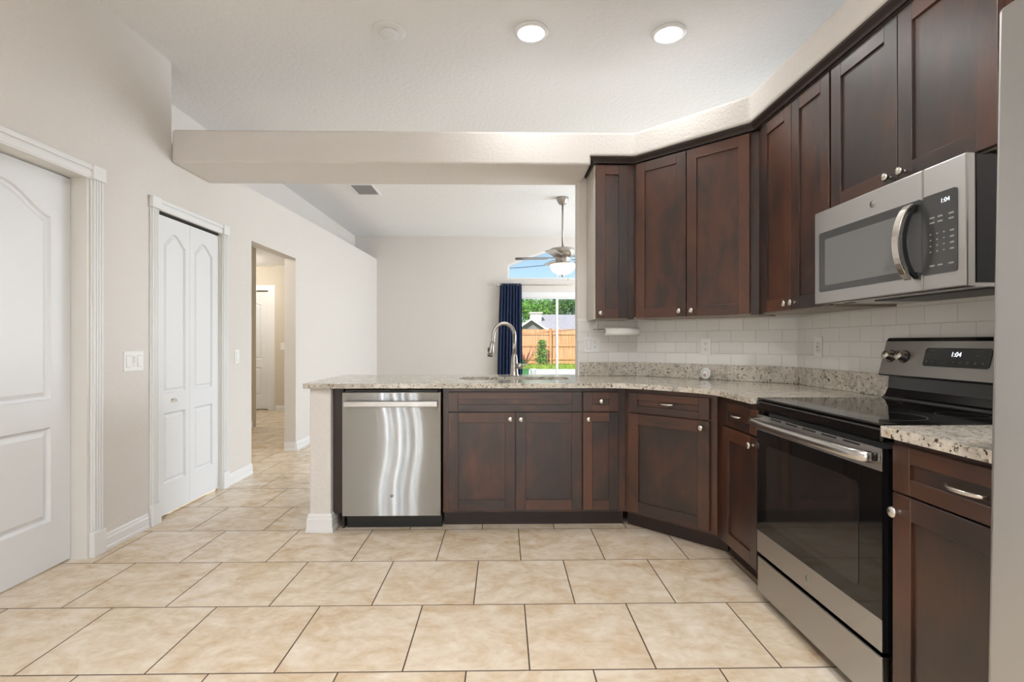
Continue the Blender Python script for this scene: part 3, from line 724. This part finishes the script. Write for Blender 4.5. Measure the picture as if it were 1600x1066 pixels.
# ------------------------------------------------------------------ microwave
mw = thing('microwave', 'stainless over-the-range microwave with curved handle above the range', 'microwave', (1.40, 2.243, 0), -PI/2)
MWd, MZ0, MZ1 = .744, 1.336, 1.742
q = B(); q.box(.002, MWd-.002, .030, .385, MZ0+.012, MZ1-.002); q.build('body', 'black_enamel', mw, bevel=.004)
q = B(); q.box(.0, .584, 0, .029, MZ0, MZ1); mdr = q.build('door', 'steel', mw, bevel=.005)
q = B(); q.box(.5855, MWd, 0, .029, MZ0, MZ1); mcp = q.build('control_panel', 'steel', mw, bevel=.005)
q = B(); q.flat(rrect(.036, .584, 1.386, 1.645, .012), [], -.002, .002, plane='xz'); wn = q.build('window', 'grey_glass', mdr)
q = B(); q.flat(rrect(.078, .525, 1.412, 1.612, .008), [], -.003, -.0015, plane='xz'); q.build('screen', 'mesh_glass', mdr)
q = B(); q.flat(rrect(.586, .714, 1.386, 1.647, .010), [], -.002, .002, plane='xz'); kp = q.build('keypad', 'grey_glass', mw)
BT = [(.615+c_*.025, .621+c_*.025, 1.515-r_*.019, 1.519-r_*.019) for r_ in range(4) for c_ in range(3)]
BT += [(.690, .704, 1.514-r_*.019, 1.519-r_*.019) for r_ in range(4)]
BT += [(x, x+.018, z, z+.005) for z in (1.552, 1.568, 1.412) for x in (.615, .645, .685)]
for x0, x1, z0, z1 in BT:
    q = B(); q.box(x0, x1, -.0026, -.0019, z0, z1); q.build('button', 'print_grey', kp)
text('clock_digits', '1:04', .020, 'clock', kp, (.672, -.0022, 1.617), (PI/2, 0, 0), .0003)
q = B(); zc = 1.505
for x0, x1, o0, m_ in ((.538, .556, 0, 0),):
    L = []
    for k in range(15):
        u = -1+k/7; z = zc+u*.128; yb = -.018-.046*(1-u*u)**.75
        L.append([(x0, yb-.008, z), (x1+.012, yb-.008, z), (x1+.012, yb+.006, z), (x0, yb+.006, z)])
    q.loft(L, 0, True, True)
hl = q.build('handle', 'nickel', mdr, bevel=.003)
for z in (1.380, 1.608): q = B(); q.box(.542, .566, -.030, -.001, z, z+.022); q.build('handle_mount', 'black_plastic', mdr)
q = B(); L = []
for k in range(15):
    u = -1+k/7; z = zc+u*.122; yb = -.012-.044*(1-u*u)**.75
    L.append([(.5685, yb-.002, z), (.5725, yb-.002, z), (.5725, yb+.012, z), (.5685, yb+.012, z)])
q.loft(L, 0, True, True); q.build('handle_liner', 'black_plastic', mdr)
emblem(mdr, (.355, 0, 1.690), 0, .0135, 'steel_dark')
q = B(); q.box(.01, MWd-.01, .035, .38, MZ0, MZ0+.0115); un = q.build('underside', 'steel_plain', mw)
q = B(); q.lathe([(.032, -.0015), (.032, 0), (.001, -.0015)], (.10, .09, MZ0), 'z', 24, 0, 1.0, .55); q.build('lamp_cover', 'black_plastic', un)
q = B(); q.box(.22, .70, .11, .33, MZ0-.004, MZ0); q.build('filter', 'black_plastic', un)

# ------------------------------------------------------------------ refrigerator
fr = thing('refrigerator', 'stainless refrigerator at the right edge of the kitchen', 'refrigerator', (.931, .968, .0), -PI/2)
fr.rotation_euler = (-.017, 0, -PI/2)
q = B(); q.box(.0, .90, .07, .80, .03, 1.80); q.box(.05, .85, .08, .78, .0135, .03); q.box(.05, .85, .08, .12, .003, .0135); q.build('body', 'black_plastic', fr, bevel=.006)
q = B(); q.box(0, .398, 0, .065, .06, 1.815); fd = q.build('door', 'steel', fr, bevel=.012, seg=4)
q = B(); q.box(.402, .90, 0, .065, .06, 1.815); fd2 = q.build('door', 'steel', fr, bevel=.012, seg=4)
for d_, x in ((fd, .365), (fd2, .435)):
    q = B(); q.tube([(x, -.002, .58), (x, -.05, .60), (x, -.055, 1.1), (x, -.05, 1.60), (x, -.002, 1.62)], .011, 10); q.build('handle', 'steel_plain', d_)
q = B(); q.box(.02, .10, .01, .10, 1.8155, 1.832); q.build('hinge_cover', 'black_plastic', fr, bevel=.004)

# ------------------------------------------------------------------ ceiling fittings
def can_light(x, y, label, power=19):
    t = thing('recessed_light', label, 'ceiling light', (x, y, CEIL), 0, 'recessed kitchen ceiling lights')
    q = B(); q.lathe([(.104, 0), (.104, -.006), (.100, -.012), (.085, -.016), (.069, -.013), (.069, -.004)], n=40); q.build('trim_ring', 'trim', t)
    q = B(); q.lathe([(.0685, -.006), (.066, -.016), (.056, -.024), (.035, -.030), (1e-7, -.032)], n=40); q.build('lens', 'lens', t)
    l = bpy.data.lights.new('can_lamp', 'AREA'); l.shape = 'DISK'; l.size = .14; l.spread = math.radians(155); l.energy = power; l.color = (1, .995, .985)
    lo = bpy.data.objects.new('can_lamp', l); C.objects.link(lo); lo.location = (x, y, CEIL-.04); lo.parent = None
can_light(.17, 3.05, 'lit round recessed ceiling light, nearer the ceiling disc', 3.5)
can_light(1.008, 3.05, 'lit round recessed ceiling light above the corner cabinets', 2.5)
for x, y in ((-.48, .6), (.85, .6), (-.48, -1.6), (.85, -1.6)):  # extra recessed lamps added out of view to brighten the kitchen
    can_light(x, y, 'added round recessed fill light, unseen, over the near kitchen floor')
sd = thing('ceiling_disc', 'flat white round cover plate on the kitchen ceiling', 'ceiling cover', (-.69, 3.06, CEIL))
q = B(); q.lathe([(.098, 0), (.098, -.004), (.090, -.008), (.055, -.009)], n=40); q.build('plate', 'ceiling', sd)
q = B(); q.lathe([(.054, -.008), (.054, -.024), (.048, -.030), (1e-7, -.031)], n=32); q.build('cap', 'ceiling', sd)
vt = thing('ceiling_vent', 'louvred air vent in the living room ceiling', 'vent', (-1.70, 6.22, CEIL))
q = B(); q.flat([(-.15, -.22), (.15, -.22), (.15, .22), (-.15, .22)], [[(-.125, -.19), (.125, -.19), (.125, .19), (-.125, .19)]], -.012, 0); q.build('frame', 'trim', vt, bevel=.002)
q = B(); q.box(-.125, .125, -.19, .19, -.003, -.001); q.build('backing', 'slot', vt)
for k in range(7):
    q = B(); y = -.165+k*.055; q.hexa([(-.125, y+.008, -.012), (.125, y+.008, -.012), (-.125, y+.010, -.012), (.125, y+.010, -.012), (-.125, y-.012, -.003), (.125, y-.012, -.003), (-.125, y-.010, -.003), (.125, y-.010, -.003)]); q.build('louvre', 'print_grey', vt)

# ceiling fan
fn = thing('ceiling_fan', 'brushed nickel ceiling fan with lit frosted bowl light in the living room', 'ceiling fan', (.775, 6.55, 0))
q = B(); q.lathe([(.078, CEIL), (.078, 3.03), (.070, 3.0), (.045, 2.965), (.02, 2.96)]); q.build('canopy', 'nickel_dark', fn)
q = B(); q.tube([(0, 0, 2.97), (0, 0, 2.40)], .0125, 14); q.build('downrod', 'nickel_dark', fn)
q = B(); q.lathe([(.02, 2.42), (.03, 2.40), (.155, 2.385), (.168, 2.37), (.160, 2.325), (.125, 2.285), (.10, 2.27), (.085, 2.20), (.10, 2.19), (.02, 2.185)], n=36); q.build('motor', 'nickel_dark', fn)
for k in range(5):
    a = math.radians(176+72*k)
    q = B(); q.X = Matrix.Rotation(a, 4, 'Z') @ Matrix.Translation((0, 0, 2.262)) @ Matrix.Rotation(math.radians(5), 4, 'X')
    q.flat(rrect(.19, .62, -.062, .062, .045), [], -.003, .003); bl = q.build('blade', 'nickel_dark', fn)
    q = B(); q.X = Matrix.Rotation(a, 4, 'Z') @ Matrix.Translation((0, 0, 2.262)) @ Matrix.Rotation(math.radians(5), 4, 'X')
    q.flat([(.08, -.018), (.20, -.03), (.27, -.035), (.27, .035), (.20, .03), (.08, .018)], [], .0035, .009); q.build('blade_arm', 'nickel_dark', bl)
q = B(); q.lathe([(.165, 2.182), (.168, 2.165), (.155, 2.12), (.115, 2.075), (.06, 2.052), (.012, 2.046)], n=36); q.build('bowl_shade', 'bowl', fn)
q = B(); q.lathe([(.172, 2.190), (.172, 2.180), (.10, 2.186)], n=36); q.build('shade_rim', 'nickel_dark', fn)
q = B(); q.lathe([(.022, 2.049), (.024, 2.040), (.012, 2.028), (.008, 2.015), (1e-7, 2.01)]); q.build('finial', 'nickel_dark', fn)
q = B(); q.tube([(.06, -.09, 2.19), (.06, -.09, 1.98)], .0022, 6); q.sphere((.06, -.09, 1.97), .009); q.build('pull_chain', 'nickel_dark', fn)
# added hall lamps, out of view, brightening the jamb and hall door
for x, y, e, lb in ((-3.3, 4.75, 30, 'added fill lamp, unseen, just inside the hall opening'), (-4.4, 7.7, 26, 'added fill lamp, unseen, near the far hall door')):
    hl_ = thing('hall_fill_light', lb, 'ceiling light', (x, y, 2.475))
    q = B(); q.lathe([(.15, 0), (.15, -.02), (.11, -.06), (.05, -.08), (1e-7, -.082)]); q.build('shade', 'bowl', hl_)
    l = bpy.data.lights.new('hall_fill_lamp', 'POINT'); l.energy = e; l.shadow_soft_size = .15; l.color = (1, .95, .87)
    lo = bpy.data.objects.new('hall_fill_lamp', l); C.objects.link(lo); lo.location = (x, y, 2.3)

# ------------------------------------------------------------------ switches and outlets
def plate(name, label, cat, loc, rot, w_, h_, devices, z):
    t = thing(name, label, cat, (loc[0], loc[1], z), rot)
    q = B(); q.box(-w_/2, w_/2, -.006, 0, -h_/2, h_/2); q.build('plate', 'plastic', t, bevel=.003)
    n = len(devices)
    for i, dv in enumerate(devices):
        x = (i-(n-1)/2)*.046
        if dv == 'rocker':
            q = B(); q.hexa([(x-.0165, -.0095, -.033), (x+.0165, -.0095, -.033), (x-.0165, -.005, -.033), (x+.0165, -.005, -.033), (x-.0165, -.0065, .033), (x+.0165, -.0065, .033), (x-.0165, -.005, .033), (x+.0165, -.005, .033)]); q.build('rocker', 'plastic', t)
            q = B(); q.flat([(x-.018, -.0345), (x+.018, -.0345), (x+.018, .0345), (x-.018, .0345)], [[(x-.0166, -.0331), (x+.0166, -.0331), (x+.0166, .0331), (x-.0166, .0331)]], -.0064, -.0055, plane='xz'); q.build('rocker_gap', 'print_grey', t)
        elif dv == 'slider':
            q = B(); q.box(x-.014, x+.014, -.0085, -.005, -.033, .033); q.build('dimmer_body', 'plastic', t, bevel=.002)
            q = B(); q.box(x-.008, x+.008, -.018, -.008, -.006, .030); q.build('dimmer_slide', 'plastic', t, bevel=.002)
        else:
            q = B()
            if dv == 'duplex':
                for zz in (-.0195, .0195): q.flat(rrect(x-.017, x+.017, zz-.014, zz+.014, .010), [], -.0085, -.005, plane='xz')
            else: q.flat(rrect(x-.0165, x+.0165, -.033, .033, .003), [], -.0085, -.005, plane='xz')
            rc = q.build('receptacle', 'plastic', t)
            q = B()
            for zz in (-.0195, .0195):
                q.box(x-.0075, x-.0052, -.0090, -.0083, zz-.001, zz+.008); q.box(x+.0052, x+.0075, -.0090, -.0083, zz-.001, zz+.007)
                q.lathe([(.0025, -.0090), (.0025, -.0083)], (x, 0, zz-.0075), 'y', 12)
            q.build('slot_groove', 'slot', rc)
            if dv == 'gfci':
                q = B(); q.box(x-.008, x+.008, -.0098, -.0083, -.004, .004); q.build('test_button', 'print_grey', rc)
    return t
plate('light_switch', 'three-gang white switch plate between the near door and closet', 'light switch', (WX, 3.08), L90, .162, .120, ['rocker', 'slider', 'rocker'], 1.052)
plate('light_switch', 'single white rocker switch plate right of the closet door', 'light switch', (WX, 4.26), L90, .072, .116, ['rocker'], 1.048)
plate('light_switch', 'tiny white switch plate on the hall wall', 'light switch', (-3.745, 8.62), 0, .072, .116, ['rocker'], 1.10)
plate('wall_outlet', 'white combined switch and outlet plate under the narrow wall cabinet', 'outlet', (.668, 3.792), 0, .118, .116, ['rocker', 'duplex'], 1.149)
def on_diag(px, off):      # a spot on the clipped corner wall, seen at a picture column
    k = (px-CX_PX)/F_PX; c, s = math.cos(YAW), math.sin(YAW)
    dx, dy = k*c+s, -k*s+c; t = (4.818-off*1.41421)/(dx+dy); return (dx*t, dy*t)
p = on_diag(1103, .008)
plate('wall_outlet', 'white outlet plate on the tiled corner wall, above the oval gadget', 'outlet', p, -PI/4, .072, .116, ['duplex'], 1.138)
plate('wall_outlet', 'white outlet plate on the tiled wall nearest the range', 'outlet', (1.782, 2.815), -PI/2, .072, .118, ['gfci'], 1.140)

# paper towel holder and roll
th = thing('paper_towel_holder', 'chrome paper towel holder fixed under the narrow wall cabinet', 'paper towel holder', (.68, 3.60, UZ0))
q = B(); q.box(-.015, .055, -.02, .02, -.006, 0); q.box(-.012, -.004, -.012, .012, -.072, -.004); q.build('bracket', 'nickel_dark', th, bevel=.001)
q = B(); q.tube([(-.035, 0, -.070), (.300, 0, -.070)], .005, 10); q.build('rod', 'nickel_dark', th)
q = B(); q.box(.045, .050, -.014, .014, -.094, -.062); q.build('end_stop', 'nickel_dark', th)
q = B(); q.X = Matrix.Translation((.68, 3.60, UZ0-.083))
q.lathe([(.0178, .052), (.029, .052), (.029, .295), (.0178, .295), (.0178, .052)], (0, 0, 0), 'x', 28)
tag(q.build('paper_towel_roll', 'paper'), 'nearly used-up white paper towel roll on the holder', 'paper towel')

# oval gadget
p = on_diag(1103, .062)
gd = thing('oval_gadget', 'small white oval gadget with pink dot leaning on the granite backsplash', 'gadget', (p[0], p[1], .9155), -PI/4)
q = B(); q.X = Matrix.Translation((0, 0, .0415)) @ Matrix.Rotation(math.radians(-8), 4, 'X')
q.lathe([(1e-7, -.010), (.020, -.011), (.030, -.009), (.0335, 0), (.031, .009), (1e-7, .011)], (0, 0, 0), 'y', 32, 0, 1.0, 1.22); q.build('shell', 'plastic', gd)
q = B(); q.X = Matrix.Translation((0, 0, .0415)) @ Matrix.Rotation(math.radians(-8), 4, 'X')
q.lathe([(.017, -.0108), (.0185, -.0122), (.020, -.0112), (.0185, -.0108), (.017, -.0108)], (0, 0, 0), 'y', 32, 0, 1.0, 1.22); q.build('rim', 'print_grey', gd)
q = B(); q.X = Matrix.Translation((-.003, -.0005, .030)) @ Matrix.Rotation(math.radians(-8), 4, 'X')
q.lathe([(1e-7, -.0135), (.008, -.013), (.009, -.009)], (0, 0, 0), 'y', 24); q.build('dot', 'pink', gd)

# ------------------------------------------------------------------ curtain and rod
b = B(); n = 90; top = []; bot = []
CUR = []
for k in range(n+1):
    t = k/n; ph = t*PI*2*7.5
    CUR.append((t, .030*math.sin(ph)+.010*math.sin(ph*.5+1)))
loops = []
for z, x0, x1, am in ((2.20, -.045, .315, .7), (2.16, -.055, .325, .8), (1.6, -.075, .330, 1.0), (.9, -.095, .335, 1.1), (.015, -.105, .34, 1.15)):
    loops.append([(x0+(x1-x0)*t, BACK-.11+am*d, z) for t, d in CUR])
b.loft(loops, 0, False, False, True, closed=False)
o = b.build('curtain', 'curtain'); sm = o.modifiers.new('thick', 'SOLIDIFY'); sm.thickness = .004
tag(o, 'navy velvet curtain hanging at the left of the glass door', 'curtain')
rd = thing('curtain_rod', 'brushed nickel curtain rod with ball finial above the glass door', 'curtain rod', (0, BACK-.11, 2.175))
q = B(); q.tube([(-.075, 0, 0), (2.02, 0, 0)], .011, 12); q.build('rod', 'nickel', rd)
for x, s_ in ((-.085, 1), (2.03, 1)):
    q = B(); q.sphere((x-.01 if x < 0 else x, 0, 0), .028); q.build('finial', 'nickel', rd)
for x in (-.06, 1.95):
    q = B(); q.box(x-.008, x+.008, 0, .105, -.012, .004); q.build('bracket', 'nickel', rd)

# ------------------------------------------------------------------ outside
b = B(); b.box(-8, 12, BACK+.12, 22.4, -.2, -.02); struct(b.build('ground_patio', 'patio'))
b = B(); b.box(-40, 50, 22.4, 70, -.2, .0); struct(b.build('ground_lawn', 'lawn'))
b = B()
for k in range(2600):
    x, y = random.uniform(-3, 8), 22.45+random.random()**1.2*3.7; h = random.uniform(.05, .16); a = random.uniform(0, PI); w2 = random.uniform(.01, .03)
    dx, dy = math.cos(a)*w2, math.sin(a)*w2; lx, ly = random.uniform(-.06, .06), random.uniform(-.06, .06)
    b._f([b.v((x-dx, y-dy, -.01)), b.v((x+dx, y+dy, -.01)), b.v((x+lx, y+ly, h))])
tag(b.build('lawn_grass', 'grass'), 'tufted green grass in front of the wooden fence', 'grass', kind='stuff')
FYd = 26.5
fe = thing('wooden_fence', 'tan cedar board fence across the back of the yard', 'fence', (0, FYd, 0))
q = B(); x = -9.0
while x < 15:
    w2 = .14; h = 1.86+random.uniform(-.015, .015); q.box(x, x+w2-.012, 0, .02, .04, h, 0, random.random()); x += w2
q.build('pickets', 'fence', fe)
for z in (.30, 1.0, 1.62):
    q = B(); q.box(-9, 15, -.04, -.001, z-.045, z+.045); q.build('rail', 'fence', fe)
for k in range(11):
    q = B(); x = -9.6+k*2.42-.06; q.box(x, x+.10, -.14, -.041, 0, 1.9); q.build('post', 'fence', fe)
# neighbour's house
nh = thing('neighbour_house', 'neighbour house with grey shingle roof and gable beyond the fence', 'house', (0, 0, 0))
q = B(); q.box(2.9, 16, 34.5, 41, 0, 1.9); q.box(.75, 2.95, 33, 37, 0, 2.1); q.build('walls', 'stucco', nh)
q = B()
q.hexa([(2.1, 33.6, 1.75), (16.6, 33.6, 1.75), (2.1, 38, 3.12), (16.6, 38, 3.12), (2.1, 33.6, 1.9), (16.6, 33.6, 1.9), (2.1, 38, 3.27), (16.6, 38, 3.27)])
q.hexa([(2.1, 38, 3.12), (16.6, 38, 3.12), (2.1, 42.4, 1.75), (16.6, 42.4, 1.75), (2.1, 38, 3.27), (16.6, 38, 3.27), (2.1, 42.4, 1.9), (16.6, 42.4, 1.9)])
q.build('main_roof', 'shingle', nh)
q = B(); q.flat([(.95, 2.0), (2.75, 2.0), (1.85, 2.66)], [], 32.98, 33.05, plane='xz'); gb = q.build('gable', 'gable', nh)
q = B()
for sgn in (-1, 1):
    x0 = 1.85; x1 = 1.85+sgn*1.25
    q.hexa([(min(x0, x1), 32.8, 2.68 if sgn > 0 else 1.84), (max(x0, x1), 32.8, 1.84 if sgn > 0 else 2.68), (min(x0, x1), 37.5, 2.68 if sgn > 0 else 1.84), (max(x0, x1), 37.5, 1.84 if sgn > 0 else 2.68),
            (min(x0, x1), 32.8, 2.76 if sgn > 0 else 1.92), (max(x0, x1), 32.8, 1.92 if sgn > 0 else 2.76), (min(x0, x1), 37.5, 2.76 if sgn > 0 else 1.92), (max(x0, x1), 37.5, 1.92 if sgn > 0 else 2.76)])
q.build('gable_roof', 'shingle', nh)
q = B()
for sgn in (-1, 1):
    x0 = 1.85; x1 = 1.85+sgn*1.25; a, c = (2.62, 1.78) if sgn > 0 else (1.78, 2.62)
    q.hexa([(min(x0, x1), 32.74, a), (max(x0, x1), 32.74, c), (min(x0, x1), 32.79, a), (max(x0, x1), 32.79, c), (min(x0, x1), 32.74, a+.15), (max(x0, x1), 32.74, c+.15), (min(x0, x1), 32.79, a+.15), (max(x0, x1), 32.79, c+.15)])
q.build('fascia', 'trim', nh)
q = B(); q.box(1.95, 2.75, 36.0, 36.9, 2.2, 3.25); q.box(1.88, 2.82, 35.93, 36.97, 3.25, 3.34); q.build('chimney', 'stucco', nh)
# trees, shrubs
def tree(label, x, y, h, r, leaf, n, seed, group=None, squash=.8):
    rr = random.Random(seed); t = thing('tree', label, 'tree', (x, y, 0), 0, group)
    q = B(); q.tube([(0, 0, 0), (.1, 0, h*.3), (0, .1, h*.65)], [r*.10, r*.07, r*.04], 8); q.build('trunk', 'bark', t)
    q = B(); blobs = [(rr.uniform(-.6, .6)*r, rr.uniform(-.6, .6)*r, h*.62+rr.uniform(-.40, .40)*r, rr.uniform(.35, .6)*r) for _ in range(11)]
    for k in range(n):
        bx, by, bz, br = blobs[k % len(blobs)]
        d = Vector((rr.gauss(0, 1), rr.gauss(0, 1), rr.gauss(0, 1))).normalized()*br*rr.uniform(.75, 1.05)
        c = Vector((bx, by, bz))+Vector((d.x, d.y, d.z*squash)); s_ = rr.uniform(.07, .16)*(.6+r*.12)
        u = Vector((rr.gauss(0, 1), rr.gauss(0, 1), rr.gauss(0, 1))).normalized(); v_ = u.orthogonal().normalized()
        q._f([q.v(c-u*s_), q.v(c+v_*s_*.6), q.v(c+u*s_), q.v(c-v_*s_*.6)])
    q.build('crown', leaf, t); return t
tree('tall bright green tree left behind the gable', .4, 44, 6.2, 2.4, 'leaf_a', 3200, 1)
tree('broad yellow-green tree behind the chimney', 3.6, 46, 6.6, 2.6, 'leaf_a', 3400, 2)
tree('dark green tree behind the grey roof ridge', 6.4, 47, 6.9, 2.7, 'leaf_b', 3400, 3)
tree('hazy green tree farthest back beside the chimney tree', 1.8, 54, 7.2, 2.6, 'leaf_b', 2600, 4)
sh = thing('climbing_shrub', 'tall leafy green shrub against the wooden fence', 'shrub', (1.92, FYd-.5, 0))
q = B(); rr = random.Random(9)
for k in range(5): q.tube([(rr.uniform(-.05, .05), 0, 0), (rr.uniform(-.15, .15), 0, .6), (rr.uniform(-.22, .22), 0, 1.15)], [.015, .01, .005], 6)
q.build('stems', 'bark', sh)
q = B()
for k in range(700):
    z = rr.uniform(.1, 1.3); c = Vector((rr.gauss(0, .16)*(1.2-z*.5)+.08*z, rr.gauss(0, .1), z)); s_ = rr.uniform(.03, .07)
    u = Vector((rr.gauss(0, 1), rr.gauss(0, 1), rr.gauss(0, 1))).normalized(); v_ = u.orthogonal().normalized()
    q._f([q.v(c-u*s_), q.v(c+v_*s_*.6), q.v(c+u*s_), q.v(c-v_*s_*.6)])
q.build('leaves', 'leaf_a', sh)
sh = thing('bare_shrub', 'bare reddish twiggy shrub in front of the wooden fence', 'shrub', (1.12, FYd-1.0, 0))
q = B()
for k in range(34):
    a, e = rr.uniform(0, 2*PI), rr.uniform(.3, 1.0); L_ = rr.uniform(.5, 1.1); tip = Vector((math.cos(a)*e*L_*.9, math.sin(a)*e*.25, L_)); q.tube([(0, 0, 0), tip*.5+Vector((rr.uniform(-.06, .06), 0, .05)), tip], [.014, .010, .004], 5)
q.build('twigs', 'twig', sh)
lo_ = thing('low_shrub', 'low rounded green shrub at the foot of the fence', 'shrub', (.75, FYd-1.2, 0))
q = B()
for k in range(420):
    d = Vector((rr.gauss(0, 1), rr.gauss(0, 1), abs(rr.gauss(0, 1)))).normalized(); c = Vector((d.x*.38, d.y*.3, .02+d.z*.36)); s_ = rr.uniform(.03, .07)
    u = Vector((rr.gauss(0, 1), rr.gauss(0, 1), rr.gauss(0, 1))).normalized(); v_ = u.orthogonal().normalized()
    q._f([q.v(c-u*s_), q.v(c+v_*s_*.6), q.v(c+u*s_), q.v(c-v_*s_*.6)])
q.build('leaves', 'leaf_b', lo_)
pt = thing('planter_box', 'small green box on the patio outside the glass door', 'planter', (.80, 18.3, -.02))
q = B(); q.box(-.13, .13, -.1, .1, 0, .21); q.box(-.145, .145, -.115, .115, .19, .225); q.build('tub', 'green_pot', pt)
bk2 = thing('white_bucket', 'small white bucket next to the green box on the patio', 'bucket', (1.10, 18.3, -.02))
q = B(); q.lathe([(.095, 0), (.115, .21), (.122, .215), (.122, .23), (.10, .23)], n=24); q.build('pail', 'plastic', bk2)
q = B(); q.tube([(-6, 24, 4.3), (-2, 24, 4.55), (1, 24, 4.75), (4, 24, 5.05), (9, 24, 5.6)], .016, 6)
pl = thing('power_line', 'black overhead cable crossing the sky in the arched window', 'cable', (0, 0, 0)); q.build('cable', 'slot', pl)
for x, h in ((-6, 4.4), (9, 5.7)): q = B(); q.tube([(x, 24, 0), (x, 24, h)], [.11, .09], 10); q.build('pole', 'bark', pl)
